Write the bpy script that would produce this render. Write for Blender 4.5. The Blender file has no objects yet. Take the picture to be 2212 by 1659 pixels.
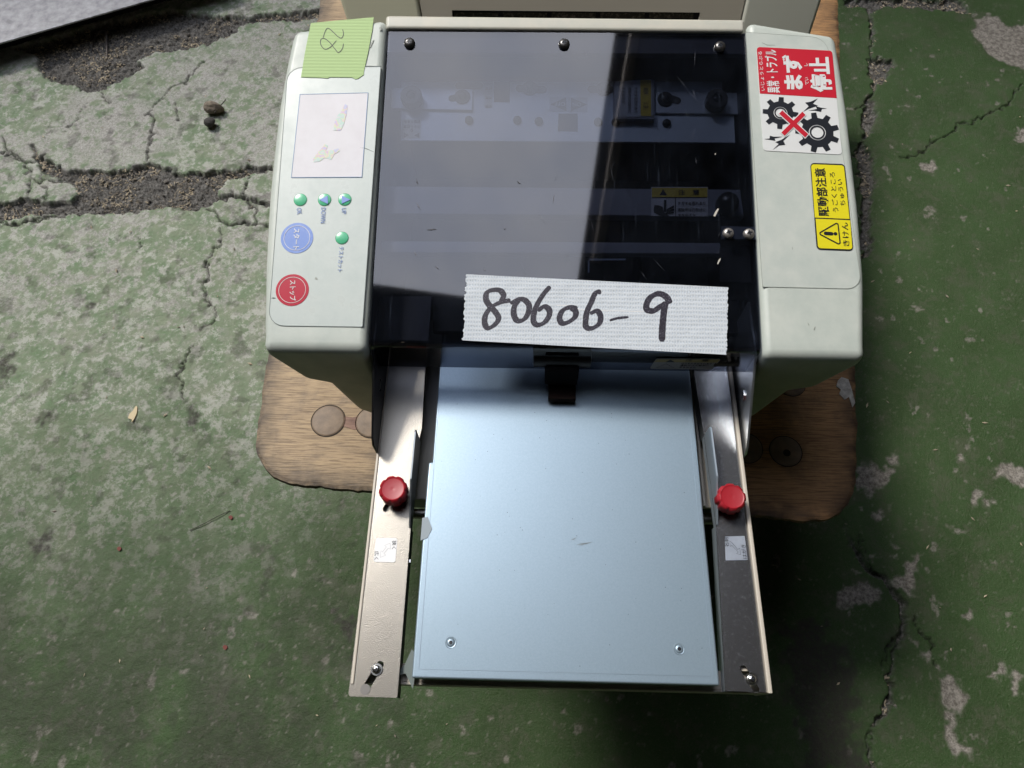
import bpy, bmesh, math, random
import numpy as np
from mathutils import Vector, Matrix
random.seed(7); rng = np.random.default_rng(7)
R = math.radians
SC = bpy.context.scene
COL = SC.collection
# ------------------------------------------------------------------ camera
HC = 0.64                                   # camera height above the bench top (z = 0)
TH, PS, RO, FPX = R(64.22), R(2.70), R(-1.50), 1534.0
r0 = Vector((math.cos(PS), math.sin(PS), 0)); fh = Vector((-math.sin(PS), math.cos(PS), 0))
CF = fh*math.cos(TH) + Vector((0, 0, -math.sin(TH))); u0 = fh*math.sin(TH) + Vector((0, 0, math.cos(TH)))
CR = r0*math.cos(RO) + u0*math.sin(RO); CU = -r0*math.sin(RO) + u0*math.cos(RO)
CAMP = Vector((0, 0, HC))
cd = bpy.data.cameras.new('camera'); cam = bpy.data.objects.new('camera', cd); COL.objects.link(cam)
cam.matrix_world = Matrix(((CR.x, CU.x, -CF.x, 0), (CR.y, CU.y, -CF.y, 0), (CR.z, CU.z, -CF.z, HC), (0, 0, 0, 1)))
cd.sensor_width = 36; cd.lens = 36*FPX/2212; cd.clip_start = 0.01; cd.clip_end = 200
cd.dof.use_dof = True; cd.dof.focus_distance = 0.55; cd.dof.aperture_fstop = 32
SC.camera = cam
# ------------------------------------------------------------------ world, sun, exposure
SUN = Vector((-0.55, 0.52, 1.0)).normalized()
W = bpy.data.worlds.new('World'); SC.world = W; W.use_nodes = True
nt = W.node_tree; nt.nodes.clear()
def N(t, k, **a):
    n = t.nodes.new(k)
    for p, v in a.items():
        if p in n.inputs.keys() if hasattr(n.inputs, 'keys') else False: n.inputs[p].default_value = v
        else: setattr(n, p, v)
    return n
sky = N(nt, 'ShaderNodeTexSky', sky_type='NISHITA', sun_disc=False)
sky.sun_elevation = math.asin(SUN.z); sky.sun_rotation = math.atan2(SUN.x, SUN.y)
tc = N(nt, 'ShaderNodeTexCoord')
cn = N(nt, 'ShaderNodeTexNoise'); cn.inputs['Scale'].default_value = 7.5; cn.inputs['Detail'].default_value = 5; cn.inputs['Roughness'].default_value = .52
cr = N(nt, 'ShaderNodeValToRGB'); cr.color_ramp.elements[0].position = .30; cr.color_ramp.elements[1].position = .74
cr.color_ramp.elements[0].color = (6.8, 7.4, 9.0, 1); cr.color_ramp.elements[1].color = (9.1, 9.4, 10.3, 1)
mx = N(nt, 'ShaderNodeMix', data_type='RGBA'); mx.inputs['Factor'].default_value = .9
bg = N(nt, 'ShaderNodeBackground'); bg.inputs['Strength'].default_value = .15
wo = N(nt, 'ShaderNodeOutputWorld')
L = nt.links.new
L(tc.outputs['Generated'], cn.inputs['Vector']); L(cn.outputs['Fac'], cr.inputs['Fac'])
L(sky.outputs['Color'], mx.inputs['A']); L(cr.outputs['Color'], mx.inputs['B']); L(mx.outputs['Result'], bg.inputs['Color']); L(bg.outputs[0], wo.inputs[0])
sd = bpy.data.lights.new('sun', 'SUN'); so = bpy.data.objects.new('sun', sd); COL.objects.link(so)
sd.energy = 1.8; sd.angle = R(13); sd.color = (1, .955, .88)
so.rotation_euler = SUN.to_track_quat('Z', 'Y').to_euler()
SC.view_settings.view_transform = 'Standard'; SC.view_settings.look = 'None'; SC.view_settings.gamma = 1
SC.view_settings.exposure = 0.9
SC.cycles.max_bounces = 10; SC.cycles.transparent_max_bounces = 16; SC.cycles.caustics_reflective = False
# ------------------------------------------------------------------ measuring helpers (photo -> world planes)
CROP = {'a': (0, 0, 4096, 2212), 'c1': (1000, 0, 1100, 2212), 'c2': (1000, 700, 1100, 2212), 'c3': (1950, 0, 1100, 2212), 'c4': (2600, 0, 900, 2212),
        'c5': (2600, 600, 900, 2212), 'c6': (1400, 1000, 1100, 2212), 'c7': (2300, 1000, 1200, 2212), 'd1': (900, 1300, 1000, 2212),
        'd2': (1300, 1900, 1000, 1746), 'd3': (2200, 1900, 1000, 1746), 'd4': (2500, 1400, 1000, 2212), 'd5': (0, 0, 1200, 2212),
        'd6': (0, 900, 1200, 2212), 'd7': (3100, 0, 996, 1652), 'd8': (3000, 1800, 1096, 1429)}
K = 4096/2212
def C(c, pts):
    X, Y, w, W_ = CROP[c]; s = w/W_/K
    return [(X/K + x*s, Y/K + y*s) for x, y in pts]
def ray(p): return CR*((p[0]-1106)/FPX) + CU*((829.5-p[1])/FPX) + CF
def hit(p, o, n):
    d = ray(p); return CAMP + d*((o-CAMP).dot(n)/d.dot(n))
def H(p, z=0.0): return hit(p, Vector((0, 0, z)), Vector((0, 0, 1)))
def V(p, y): return hit(p, Vector((0, y, 0)), Vector((0, 1, 0)))
class Frame:                                # a plane with its own axes
    def __init__(s, o, ex, ey): s.o = Vector(o); s.ex = Vector(ex).normalized(); s.ey = Vector(ey).normalized(); s.ez = s.ex.cross(s.ey).normalized()
    def p(s, u, v, w=0): return s.o + s.ex*u + s.ey*v + s.ez*w
    def uv(s, p, w=0):
        q = hit(p, s.o + s.ez*w, s.ez) - s.o; return (q.dot(s.ex), q.dot(s.ey))
    def mat(s): return Matrix(((s.ex.x, s.ey.x, s.ez.x, s.o.x), (s.ex.y, s.ey.y, s.ez.y, s.o.y), (s.ex.z, s.ey.z, s.ez.z, s.o.z), (0, 0, 0, 1)))
# main dimensions of the machine
XL, XR, YF, YB, ZF = -0.1206, 0.1762, 0.2559, 0.5188, HC-0.47
TILT = R(14.31)
LID = Frame((XL, YF, ZF), (1, 0, 0), (0, math.cos(TILT), math.sin(TILT)))
LW = XR-XL; LL = (YB-YF)/math.cos(TILT)
FLAT = Frame((0, 0, 0), (1, 0, 0), (0, 1, 0))
FRONT = Frame((0, YF, 0), (1, 0, 0), (0, 0, 1))        # normal (0,-1,0)
def flat_at(z): return Frame((0, 0, z), (1, 0, 0), (0, 1, 0))
# ------------------------------------------------------------------ materials
MATS = {}
def mat(name, col, rough=.5, metal=0, col2=None, ns=30, cmix=.5, bump=0, bs=200, spec=.5, detail=4, stretch=None, coat=0, rvar=0, thr=None, bd=.001, ior=None):
    if name in MATS: return MATS[name]
    m = bpy.data.materials.new(name); m.use_nodes = True; t = m.node_tree; b = t.nodes['Principled BSDF']; L = t.links.new
    b.inputs['Base Color'].default_value = (*col, 1); b.inputs['Roughness'].default_value = rough; b.inputs['Metallic'].default_value = metal
    b.inputs['Specular IOR Level'].default_value = spec; b.inputs['Coat Weight'].default_value = coat
    if ior: b.inputs['IOR'].default_value = ior
    tc = t.nodes.new('ShaderNodeTexCoord'); mp = t.nodes.new('ShaderNodeMapping'); L(tc.outputs['Object'], mp.inputs['Vector'])
    if stretch: mp.inputs['Scale'].default_value = stretch
    if col2:
        n = t.nodes.new('ShaderNodeTexNoise'); n.inputs['Scale'].default_value = ns; n.inputs['Detail'].default_value = detail; n.inputs['Roughness'].default_value = .62
        L(mp.outputs[0], n.inputs['Vector'])
        r = t.nodes.new('ShaderNodeMapRange'); lo, hi = thr or (.3, .7)
        r.inputs['From Min'].default_value = lo; r.inputs['From Max'].default_value = hi; r.inputs['To Max'].default_value = cmix*2 if cmix <= .5 else 1
        x = t.nodes.new('ShaderNodeMix'); x.data_type = 'RGBA'; x.inputs['A'].default_value = (*col, 1); x.inputs['B'].default_value = (*col2, 1)
        L(n.outputs['Fac'], r.inputs['Value']); L(r.outputs[0], x.inputs['Factor']); L(x.outputs['Result'], b.inputs['Base Color'])
        if rvar:
            q = t.nodes.new('ShaderNodeMapRange'); q.inputs['To Min'].default_value = rough-rvar; q.inputs['To Max'].default_value = rough+rvar
            q.inputs['From Min'].default_value = .3; q.inputs['From Max'].default_value = .7; L(n.outputs['Fac'], q.inputs['Value']); L(q.outputs[0], b.inputs['Roughness'])
    if bump:
        n2 = t.nodes.new('ShaderNodeTexNoise'); n2.inputs['Scale'].default_value = bs; n2.inputs['Detail'].default_value = 3; L(mp.outputs[0], n2.inputs['Vector'])
        bp = t.nodes.new('ShaderNodeBump'); bp.inputs['Strength'].default_value = bump; bp.inputs['Distance'].default_value = bd
        L(n2.outputs['Fac'], bp.inputs['Height']); L(bp.outputs[0], b.inputs['Normal'])
    MATS[name] = m; return m
cream = mat('cream_painted_shell', (.585, .62, .565), .42, col2=(.47, .52, .475), ns=45, bump=.12, bs=1500, bd=.0004, rvar=.08, detail=7)
cream_dk = mat('cream_lower_shell', (.55, .54, .46), .5, bump=.1, bs=1500, bd=.0004)
sheet_m = mat('membrane_sheet', (.61, .655, .62), .33, col2=(.50, .56, .535), ns=50, bump=.05, bs=900, bd=.0003, rvar=.1, detail=7)
galv = mat('galvanised_tray', (.33, .425, .50), .36, .5, col2=(.29, .38, .455), ns=900, bump=.15, bs=2400, bd=.0004, rvar=.03, detail=8)
steel = mat('grained_nickel_plate', (.265, .246, .215), .31, .88, bump=.3, bs=1400, bd=.0005)
steel_r = mat('spotted_nickel_plate', (.22, .22, .225), .25, .9, col2=(.42, .43, .45), ns=380, bump=.28, bs=1400, bd=.0005, thr=(.56, .78))
zinc = mat('zinc_bright', (.70, .74, .78), .3, .9, bump=.1, bs=600)
railm = mat('beige_rail_paint', (.55, .50, .42), .45, bump=.08, bs=900, bd=.0004)
chrome = mat('bright_screw', (.75, .74, .70), .2, 1)
blackm = mat('black_metal', (.012, .012, .014), .35)
blackscrew = mat('black_oxide_screw', (.13, .125, .12), .32, .8)
intdark = mat('cabinet_dark', (.012, .012, .015), .6)
intsteel = mat('inner_steel', (.66, .72, .80), .42, .4, col2=(.58, .64, .72), ns=30)
inttin = mat('inner_grey_bar', (.24, .25, .30), .5, .3)
redk = mat('red_plastic', (.36, .014, .024), .42, coat=.0, bump=.05, bs=600, bd=.0003)
greent = mat('green_masking_tape', (.46, .63, .28), .7)
inkm = mat('pencil_ink', (.07, .07, .075), .6)
marker = mat('black_marker_ink', (.018, .014, .026), .5, col2=(.20, .19, .24), ns=1100, thr=(.54, .72))
white_s = mat('white_sticker', (.72, .73, .72), .4)
red_s = mat('red_print', (.55, .012, .03), .4)
yel_s = mat('yellow_print', (.78, .68, .015), .4)
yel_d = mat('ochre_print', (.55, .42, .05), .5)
blk_s = mat('black_print', (.012, .014, .02), .4)
blue_p = mat('blue_print', (.16, .26, .55), .4)
blue_b = mat('blue_button_print', (.17, .28, .66), .3, col2=(.26, .36, .70), ns=150, thr=(.5, .8))
red_b = mat('red_button_print', (.50, .02, .045), .25)
green_b = mat('green_button_print', (.09, .50, .26), .25)
green_r = mat('green_button_rim', (.04, .28, .13), .3)
lcd = mat('screen_window', (.72, .69, .69), .07, col2=(.77, .745, .75), ns=60, spec=.8, bump=.03, bs=90)
rubber = mat('pale_rubber_foot', (.55, .55, .5), .7)
brownblk = mat('brown_feed_block', (.014, .008, .007), .8, spec=.1)
silver_s = mat('silver_sticker', (.45, .50, .58), .35, .4, col2=(.38, .42, .5), ns=120)
clearm = mat('clear_tape_scrap', (.27, .32, .35), .3)
bolt_s = mat('grey_print', (.45, .46, .47), .5)

def lid_material():
    m = bpy.data.materials.new('smoked_acrylic'); m.use_nodes = True; t = m.node_tree; t.nodes.clear(); L = t.links.new
    tc = t.nodes.new('ShaderNodeTexCoord')
    tr = t.nodes.new('ShaderNodeBsdfTransparent'); tr.inputs[0].default_value = (.47, .49, .54, 1)
    df = t.nodes.new('ShaderNodeBsdfDiffuse'); df.inputs[0].default_value = (.27, .33, .46, 1)
    gl = t.nodes.new('ShaderNodeBsdfAnisotropic') if False else t.nodes.new('ShaderNodeBsdfGlossy'); gl.inputs['Roughness'].default_value = .035; gl.inputs['Color'].default_value = (1, .98, .97, 1)
    fr = t.nodes.new('ShaderNodeFresnel'); fr.inputs['IOR'].default_value = 1.88
    # dust and fine hair scratches
    n = t.nodes.new('ShaderNodeTexNoise'); n.inputs['Scale'].default_value = 22; n.inputs['Detail'].default_value = 8; n.inputs['Roughness'].default_value = .7; L(tc.outputs['Object'], n.inputs['Vector'])
    mr = t.nodes.new('ShaderNodeMapRange'); mr.inputs['From Min'].default_value = .35; mr.inputs['From Max'].default_value = .75; mr.inputs['To Min'].default_value = .002; mr.inputs['To Max'].default_value = .016
    L(n.outputs['Fac'], mr.inputs['Value'])
    mp = t.nodes.new('ShaderNodeMapping'); mp.inputs['Scale'].default_value = (900, 28, 28); mp.inputs['Rotation'].default_value = (0, 0, .25); L(tc.outputs['Object'], mp.inputs['Vector'])
    n2 = t.nodes.new('ShaderNodeTexNoise'); n2.inputs['Scale'].default_value = 1; n2.inputs['Detail'].default_value = 2; L(mp.outputs[0], n2.inputs['Vector'])
    m2 = t.nodes.new('ShaderNodeMapRange'); m2.inputs['From Min'].default_value = .66; m2.inputs['From Max'].default_value = .8; m2.inputs['To Max'].default_value = .07; L(n2.outputs['Fac'], m2.inputs['Value'])
    ad = t.nodes.new('ShaderNodeMath'); ad.operation = 'ADD'; L(mr.outputs[0], ad.inputs[0]); L(m2.outputs[0], ad.inputs[1])
    s1 = t.nodes.new('ShaderNodeMixShader'); L(ad.outputs[0], s1.inputs[0]); L(tr.outputs[0], s1.inputs[1]); L(df.outputs[0], s1.inputs[2])
    ge = t.nodes.new('ShaderNodeNewGeometry'); fo = t.nodes.new('ShaderNodeMath'); fo.operation = 'SUBTRACT'; fo.inputs[0].default_value = 1; L(ge.outputs['Backfacing'], fo.inputs[1])
    fm = t.nodes.new('ShaderNodeMath'); fm.operation = 'MULTIPLY'; L(fr.outputs[0], fm.inputs[0]); L(fo.outputs[0], fm.inputs[1])
    s2 = t.nodes.new('ShaderNodeMixShader'); L(fm.outputs[0], s2.inputs[0]); L(s1.outputs[0], s2.inputs[1]); L(gl.outputs[0], s2.inputs[2])
    o = t.nodes.new('ShaderNodeOutputMaterial'); L(s2.outputs[0], o.inputs[0]); return m
acryl = lid_material()

def tape_material():
    m = mat('white_cloth_tape', (.66, .70, .74), .75); t = m.node_tree; b = t.nodes['Principled BSDF']; L = t.links.new
    tc = t.nodes.new('ShaderNodeTexCoord')
    h = None
    for ax, sc in ((0, 950), (1, 620)):
        w = t.nodes.new('ShaderNodeTexWave'); w.bands_direction = 'XY'[ax]; w.inputs['Scale'].default_value = sc/6.283*1.0; w.inputs['Distortion'].default_value = 1.6; w.inputs['Detail Scale'].default_value = 3
        L(tc.outputs['Object'], w.inputs['Vector'])
        if h is None: h = w.outputs['Fac']
        else:
            a = t.nodes.new('ShaderNodeMath'); a.operation = 'MULTIPLY'; L(h, a.inputs[0]); L(w.outputs['Fac'], a.inputs[1]); h = a.outputs[0]
    x = t.nodes.new('ShaderNodeMix'); x.data_type = 'RGBA'; x.inputs['A'].default_value = (.64, .68, .72, 1); x.inputs['B'].default_value = (.50, .56, .63, 1); L(h, x.inputs['Factor']); L(x.outputs['Result'], b.inputs['Base Color'])
    bp = t.nodes.new('ShaderNodeBump'); bp.inputs['Strength'].default_value = .5; bp.inputs['Distance'].default_value = .0004; bp.invert = True; L(h, bp.inputs['Height']); L(bp.outputs[0], b.inputs['Normal'])
    n = t.nodes.new('ShaderNodeTexNoise'); n.inputs['Scale'].default_value = 55; n.inputs['Detail'].default_value = 4; L(tc.outputs['Object'], n.inputs['Vector'])
    b2 = t.nodes.new('ShaderNodeBump'); b2.inputs['Strength'].default_value = .28; b2.inputs['Distance'].default_value = .004; L(n.outputs['Fac'], b2.inputs['Height']); L(b2.outputs[0], bp.inputs['Normal'])
    return m
clothm = tape_material()
def ribbed(m, scale, ax='Y', s=.18):
    t = m.node_tree; b = t.nodes['Principled BSDF']; tc = t.nodes.new('ShaderNodeTexCoord'); w = t.nodes.new('ShaderNodeTexWave'); w.bands_direction = ax; w.inputs['Scale'].default_value = scale
    bp = t.nodes.new('ShaderNodeBump'); bp.inputs['Strength'].default_value = s; bp.inputs['Distance'].default_value = .0005
    t.links.new(tc.outputs['Object'], w.inputs['Vector']); t.links.new(w.outputs['Fac'], bp.inputs['Height']); t.links.new(bp.outputs[0], b.inputs['Normal'])
    x = t.nodes.new('ShaderNodeMix'); x.data_type = 'RGBA'; c = b.inputs['Base Color'].default_value; x.inputs['A'].default_value = (*[v*.92 for v in c[:3]], 1); x.inputs['B'].default_value = c
    t.links.new(w.outputs['Fac'], x.inputs['Factor']); t.links.new(x.outputs['Result'], b.inputs['Base Color'])
ribbed(greent, 110)
# ------------------------------------------------------------------ object helpers
def finish(name, me, m, parent, kind=None, smooth=False):
    o = bpy.data.objects.new(name, me); COL.objects.link(o)
    if m: me.materials.append(m)
    if parent:
        o.parent = parent
        q = parent; inv = Matrix.Identity(4)
        while q and q.type == 'EMPTY': inv = Matrix.Translation(-Vector(q.location)); q = q.parent
        o.matrix_parent_inverse = inv
    if kind: o['kind'] = kind
    if smooth:
        for p in me.polygons: p.use_smooth = True
    return o
def thing(name, label, cat, loc, group=None):
    o = bpy.data.objects.new(name, None); COL.objects.link(o); o.location = loc; o.empty_display_size = .02; o['label'] = label; o['category'] = cat
    if group: o['group'] = group
    return o
def tag(o, label, cat, group=None):
    o['label'] = label; o['category'] = cat
    if group: o['group'] = group
    return o
def raw(name, vs, fs, m, parent=None, **k):
    me = bpy.data.meshes.new(name); me.from_pydata([tuple(v) for v in vs], [], fs); me.update(); return finish(name, me, m, parent, **k)
def bevel(o, w, seg=2, ang=30):
    b = o.modifiers.new('bevel', 'BEVEL'); b.width = w; b.segments = seg; b.limit_method = 'ANGLE'; b.angle_limit = R(ang); b.harden_normals = False
    for p in o.data.polygons: p.use_smooth = True
    w_ = o.modifiers.new('wn', 'WEIGHTED_NORMAL'); w_.keep_sharp = True
    return o
def prism(name, pts, fr, w0, w1, m, parent=None, bev=0, seg=2, **k):
    # polygon (u,v list) in frame fr, from height w0 (bottom) to w1 (top)
    a = sum(pts[i][0]*pts[(i+1) % len(pts)][1]-pts[(i+1) % len(pts)][0]*pts[i][1] for i in range(len(pts)))
    if a < 0: pts = pts[::-1]
    n = len(pts); vs = [fr.p(u, v, w0) for u, v in pts]+[fr.p(u, v, w1) for u, v in pts]
    fs = [tuple(range(n-1, -1, -1)), tuple(range(n, 2*n))]+[(i, (i+1) % n, n+(i+1) % n, n+i) for i in range(n)]
    o = raw(name, vs, fs, m, parent, **k)
    if bev: bevel(o, bev, seg)
    return o
def rect(u0, v0, u1, v1): return [(u0, v0), (u1, v0), (u1, v1), (u0, v1)]
def box(name, x0, x1, y0, y1, z0, z1, m, parent=None, bev=0, seg=2, **k): return prism(name, rect(x0, y0, x1, y1), FLAT, z0, z1, m, parent, bev, seg, **k)
def rounded(pts, r, seg=5):
    # round every corner; r is a number or a list
    out = []; n = len(pts)
    for i in range(n):
        p = Vector(pts[i]); a = Vector(pts[i-1])-p; b = Vector(pts[(i+1) % n])-p
        ri = r[i] if isinstance(r, (list, tuple)) else r
        if ri <= 0: out.append(tuple(p)); continue
        ca = a.normalized(); cb = b.normalized(); ang = math.acos(max(-1, min(1, ca.dot(cb)))); d = min(ri/math.tan(ang/2), a.length*.49, b.length*.49); rr = d*math.tan(ang/2)
        c = p+(ca+cb).normalized()*(rr/math.sin(ang/2)); s = p+ca*d-c; e = p+cb*d-c
        a0 = math.atan2(s.y, s.x); da = (math.atan2(e.y, e.x)-a0+math.pi) % (2*math.pi)-math.pi
        for k in range(seg+1): t = a0+da*k/seg; out.append((c.x+rr*math.cos(t), c.y+rr*math.sin(t)))
    return out
def circ(u, v, r, n=32, a0=0): return [(u+r*math.cos(a0+2*math.pi*i/n), v+r*math.sin(a0+2*math.pi*i/n)) for i in range(n)]
def slot(p, q, r, n=8):
    d = Vector(q)-Vector(p); a = math.atan2(d.y, d.x); o = []
    for c, s in ((q, -math.pi/2), (p, math.pi/2)):
        o += [(c[0]+r*math.cos(a+s+math.pi*i/n), c[1]+r*math.sin(a+s+math.pi*i/n)) for i in range(n+1)]
    return o
def plate(name, outer, holes, fr, w0, w1, m, parent=None, bev=0, **k):
    cu = bpy.data.curves.new(name, 'CURVE'); cu.dimensions = '2D'; cu.fill_mode = 'BOTH'; cu.extrude = (w1-w0)/2
    for lp in [outer]+holes:
        s = cu.splines.new('POLY'); s.points.add(len(lp)-1); s.use_cyclic_u = True
        for i, (u, v) in enumerate(lp): s.points[i].co = (u, v, 0, 1)
    return curve_to(name, cu, fr, (w0+w1)/2, m, parent, bev, **k)
def curve_to(name, cu, fr, w, m, parent, bev=0, **k):
    tmp = bpy.data.objects.new('tmp', cu); COL.objects.link(tmp)
    dg = bpy.context.evaluated_depsgraph_get(); me = bpy.data.meshes.new_from_object(tmp.evaluated_get(dg))
    bpy.data.objects.remove(tmp); bpy.data.curves.remove(cu)
    me.materials.clear(); me.transform(Matrix.Translation((0, 0, w))); me.transform(fr.mat()); me.name = name
    o = finish(name, me, m, parent, **k)
    if bev:
        bm = bmesh.new(); bm.from_mesh(me); bmesh.ops.remove_doubles(bm, verts=bm.verts, dist=1e-6); bm.to_mesh(me); bm.free(); bevel(o, bev, 1, 60)
    return o
def text(body, p, q, h, fr, w, m, parent, bold=0, name='lettering', gap=0):
    # lettering whose box starts at p, runs to q (frame coords) and is h tall
    cu = bpy.data.curves.new(name, 'FONT'); cu.body = body; cu.size = 1; cu.offset = bold; cu.extrude = .01; cu.resolution_u = 2
    cu.space_character = 1+gap
    tmp = bpy.data.objects.new('tmp', cu); COL.objects.link(tmp)
    dg = bpy.context.evaluated_depsgraph_get(); me = bpy.data.meshes.new_from_object(tmp.evaluated_get(dg)); bpy.data.objects.remove(tmp); bpy.data.curves.remove(cu)
    me.materials.clear()
    xs = [v.co.x for v in me.vertices]; ys = [v.co.y for v in me.vertices]
    if not xs: return None
    x0, x1, y0, y1 = min(xs), max(xs), min(ys), max(ys); d = Vector(q)-Vector(p); Wd = d.length; d.normalize(); e = Vector((-d.y, d.x))
    for v in me.vertices:
        a = (v.co.x-x0)/(x1-x0)*Wd; b = (v.co.y-y0)/(y1-y0)*h; c = w+v.co.z*.004
        v.co = fr.p(p[0]+d.x*a+e.x*b, p[1]+d.y*a+e.y*b, c)
    me.name = name; return finish(name, me, m, parent)
def smooth_path(pts, n=6):
    P = [Vector(p) for p in pts]; P = [P[0]*2-P[1]]+P+[P[-1]*2-P[-2]]; o = []
    for i in range(1, len(P)-2):
        for k in range(n):
            t = k/n; a, b, c, d = P[i-1], P[i], P[i+1], P[i+2]
            o.append(.5*((2*b)+(c-a)*t+(2*a-5*b+4*c-d)*t*t+(3*b-a-3*c+d)*t**3))
    o.append(P[-2]); return o
def strokes(name, paths, width, fr, w, m, parent, cal=0, n=6):
    vs, fs = [], []; k0 = 0
    for pts in paths:
        P = smooth_path(pts, n); N_ = len(P)
        for i, p in enumerate(P):
            t = (P[min(i+1, N_-1)]-P[max(i-1, 0)]).normalized(); nn = Vector((-t.y, t.x))
            ww = width/2*(1+cal*abs(t.dot(Vector((.5, -.86))))-cal*.3)*(1 if 0 < i < N_-1 else .55)*random.uniform(.95, 1.05)
            k0 += 1; z = w+k0*2e-7
            vs += [fr.p(*(p+nn*ww), z), fr.p(*(p-nn*ww), z)]
            if i: b = len(vs)-4; fs.append((b, b+1, b+3, b+2))
    return raw(name, vs, fs, m, parent)
def lathe(name, prof, o, ax, m, parent=None, seg=32, mod=None, **k):
    # prof: (radius, height) list along axis ax from o
    ax = Vector(ax).normalized(); t = Vector((1, 0, 0)) if abs(ax.x) < .9 else Vector((0, 1, 0)); ex = (t-ax*t.dot(ax)).normalized(); ey = ax.cross(ex)
    vs = []; fs = []
    for r, h in prof:
        for i in range(seg):
            a = 2*math.pi*i/seg; q = r*(mod(a, h) if mod else 1); vs.append(Vector(o)+ex*q*math.cos(a)+ey*q*math.sin(a)+ax*h)
    for j in range(len(prof)-1):
        for i in range(seg): a = j*seg+i; b = j*seg+(i+1) % seg; fs.append((a, b, b+seg, a+seg))
    fs.append(tuple(range(seg-1, -1, -1))); fs.append(tuple(range((len(prof)-1)*seg, len(prof)*seg)))
    ob = raw(name, vs, fs, m, parent, smooth=True, **k); md = ob.modifiers.new('e', 'EDGE_SPLIT'); md.split_angle = R(40); return ob
def screw(o, ax, r, h, m, parent, name='screw', cross=True, washer=0):
    ax = Vector(ax).normalized()
    if washer: lathe('washer', [(washer, 0), (washer, .0008), (washer*.98, .001), (r*.6, .001)], o, ax, m, parent, 24)
    prof = [(r, 0), (r, h*.25), (r*.93, h*.6), (r*.75, h*.86), (r*.45, h*.98), (r*.34, h)]
    if cross: prof += [(r*.2, h*.55)]
    s = lathe(name, prof, Vector(o)+ax*(.001 if washer else 0), ax, m, parent, 24)
    if cross:                                            # cross recess: a dark dimple with four arms
        fr = Frame(Vector(o)+ax*(h+(.001 if washer else 0)), Vector((1, .3, 0))-ax*Vector((1, .3, 0)).dot(ax), ax.cross(Vector((1, .3, 0))))
        arms = []
        for i in range(8):
            q = r*(.50 if i % 2 == 0 else .13); a = i*math.pi/4
            if i % 2 == 0:
                da = .22; arms += [(q*math.cos(a-da), q*math.sin(a-da)), (q*math.cos(a+da), q*math.sin(a+da))]
            else: arms.append((q*math.cos(a), q*math.sin(a)))
        prism('recess', arms, fr, -.0004, .00004, blk_s, None if False else parent)
    return s

# ================================================================== SETTING: floor
FZ = -0.26
def vnoise(x, y, seed=0):
    xi = np.floor(x).astype(np.int64); yi = np.floor(y).astype(np.int64); fx = x-xi; fy = y-yi
    def h(a, b):
        v = (a*374761393+b*668265263+seed*974711) & 0xffffffff; v = ((v ^ (v >> 13))*1274126177) & 0xffffffff; v = (v ^ (v >> 16)) & 0xffffffff
        return v/4294967295.0
    sx = fx*fx*(3-2*fx); sy = fy*fy*(3-2*fy)
    return (h(xi, yi)*(1-sx)+h(xi+1, yi)*sx)*(1-sy)+(h(xi, yi+1)*(1-sx)+h(xi+1, yi+1)*sx)*sy
def fbm(x, y, f, o=4, seed=0, g=.5):
    s = 0; a = 1; t = 0
    for i in range(o): s = s+a*vnoise(x*f, y*f, seed+i*17); t += a; a *= g; f *= 2.03
    return s/t
def axis(a, b, st, lo, hi):
    fine = np.arange(a, b, st); l = a-np.cumsum(st*1.35**np.arange(1, 40)); l = l[l > lo][::-1]; r_ = b+np.cumsum(st*1.35**np.arange(1, 40)); r_ = r_[r_ < hi]
    return np.concatenate([[lo], l, fine, r_, [hi]])
gx = axis(-1.0, .98, .002, -9, 9); gy = axis(-.16, 1.3, .002, -7, 9)
X, Y = np.meshgrid(gx, gy); shp = X.shape; X = X.ravel(); Y = Y.ravel()
def F(c, pts): return np.array([tuple(H(p, FZ))[:2] for p in C(c, pts)])
wx = X+(fbm(X, Y, 25, 4, 3)-.5)*.022+(fbm(X, Y, 130, 3, 5)-.5)*.014; wy = Y+(fbm(X, Y, 25, 4, 9)-.5)*.022+(fbm(X, Y, 130, 3, 11)-.5)*.014
def segdist(poly, closed=False, px=None, py=None):
    px = wx if px is None else px; py = wy if py is None else py
    x0, y0 = poly.min(0)-.08; x1, y1 = poly.max(0)+.08
    ix = np.where((px > x0) & (px < x1) & (py > y0) & (py < y1))[0]
    d = np.full(px.shape, 1.0)
    qx, qy = px[ix], py[ix]; dd = np.full(ix.shape, 1.0)
    n = len(poly)
    for i in range(n if closed else n-1):
        a = poly[i]; b = poly[(i+1) % n]; v = b-a; L2 = (v**2).sum()+1e-12
        t = np.clip(((qx-a[0])*v[0]+(qy-a[1])*v[1])/L2, 0, 1); dd = np.minimum(dd, np.hypot(qx-a[0]-t*v[0], qy-a[1]-t*v[1]))
    if closed:
        ins = np.zeros(ix.shape, bool)
        for i in range(n):
            a = poly[i]; b = poly[(i+1) % n]
            c = ((a[1] > qy) != (b[1] > qy)) & (qx < (b[0]-a[0])*(qy-a[1])/(b[1]-a[1]+1e-12)+a[0]); ins ^= c
        dd = np.where(ins, -dd, dd)
    d[ix] = dd; return d
def sm(d, a, b): t = np.clip((d-a)/(b-a), 0, 1); return t*t*(3-2*t)
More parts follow.
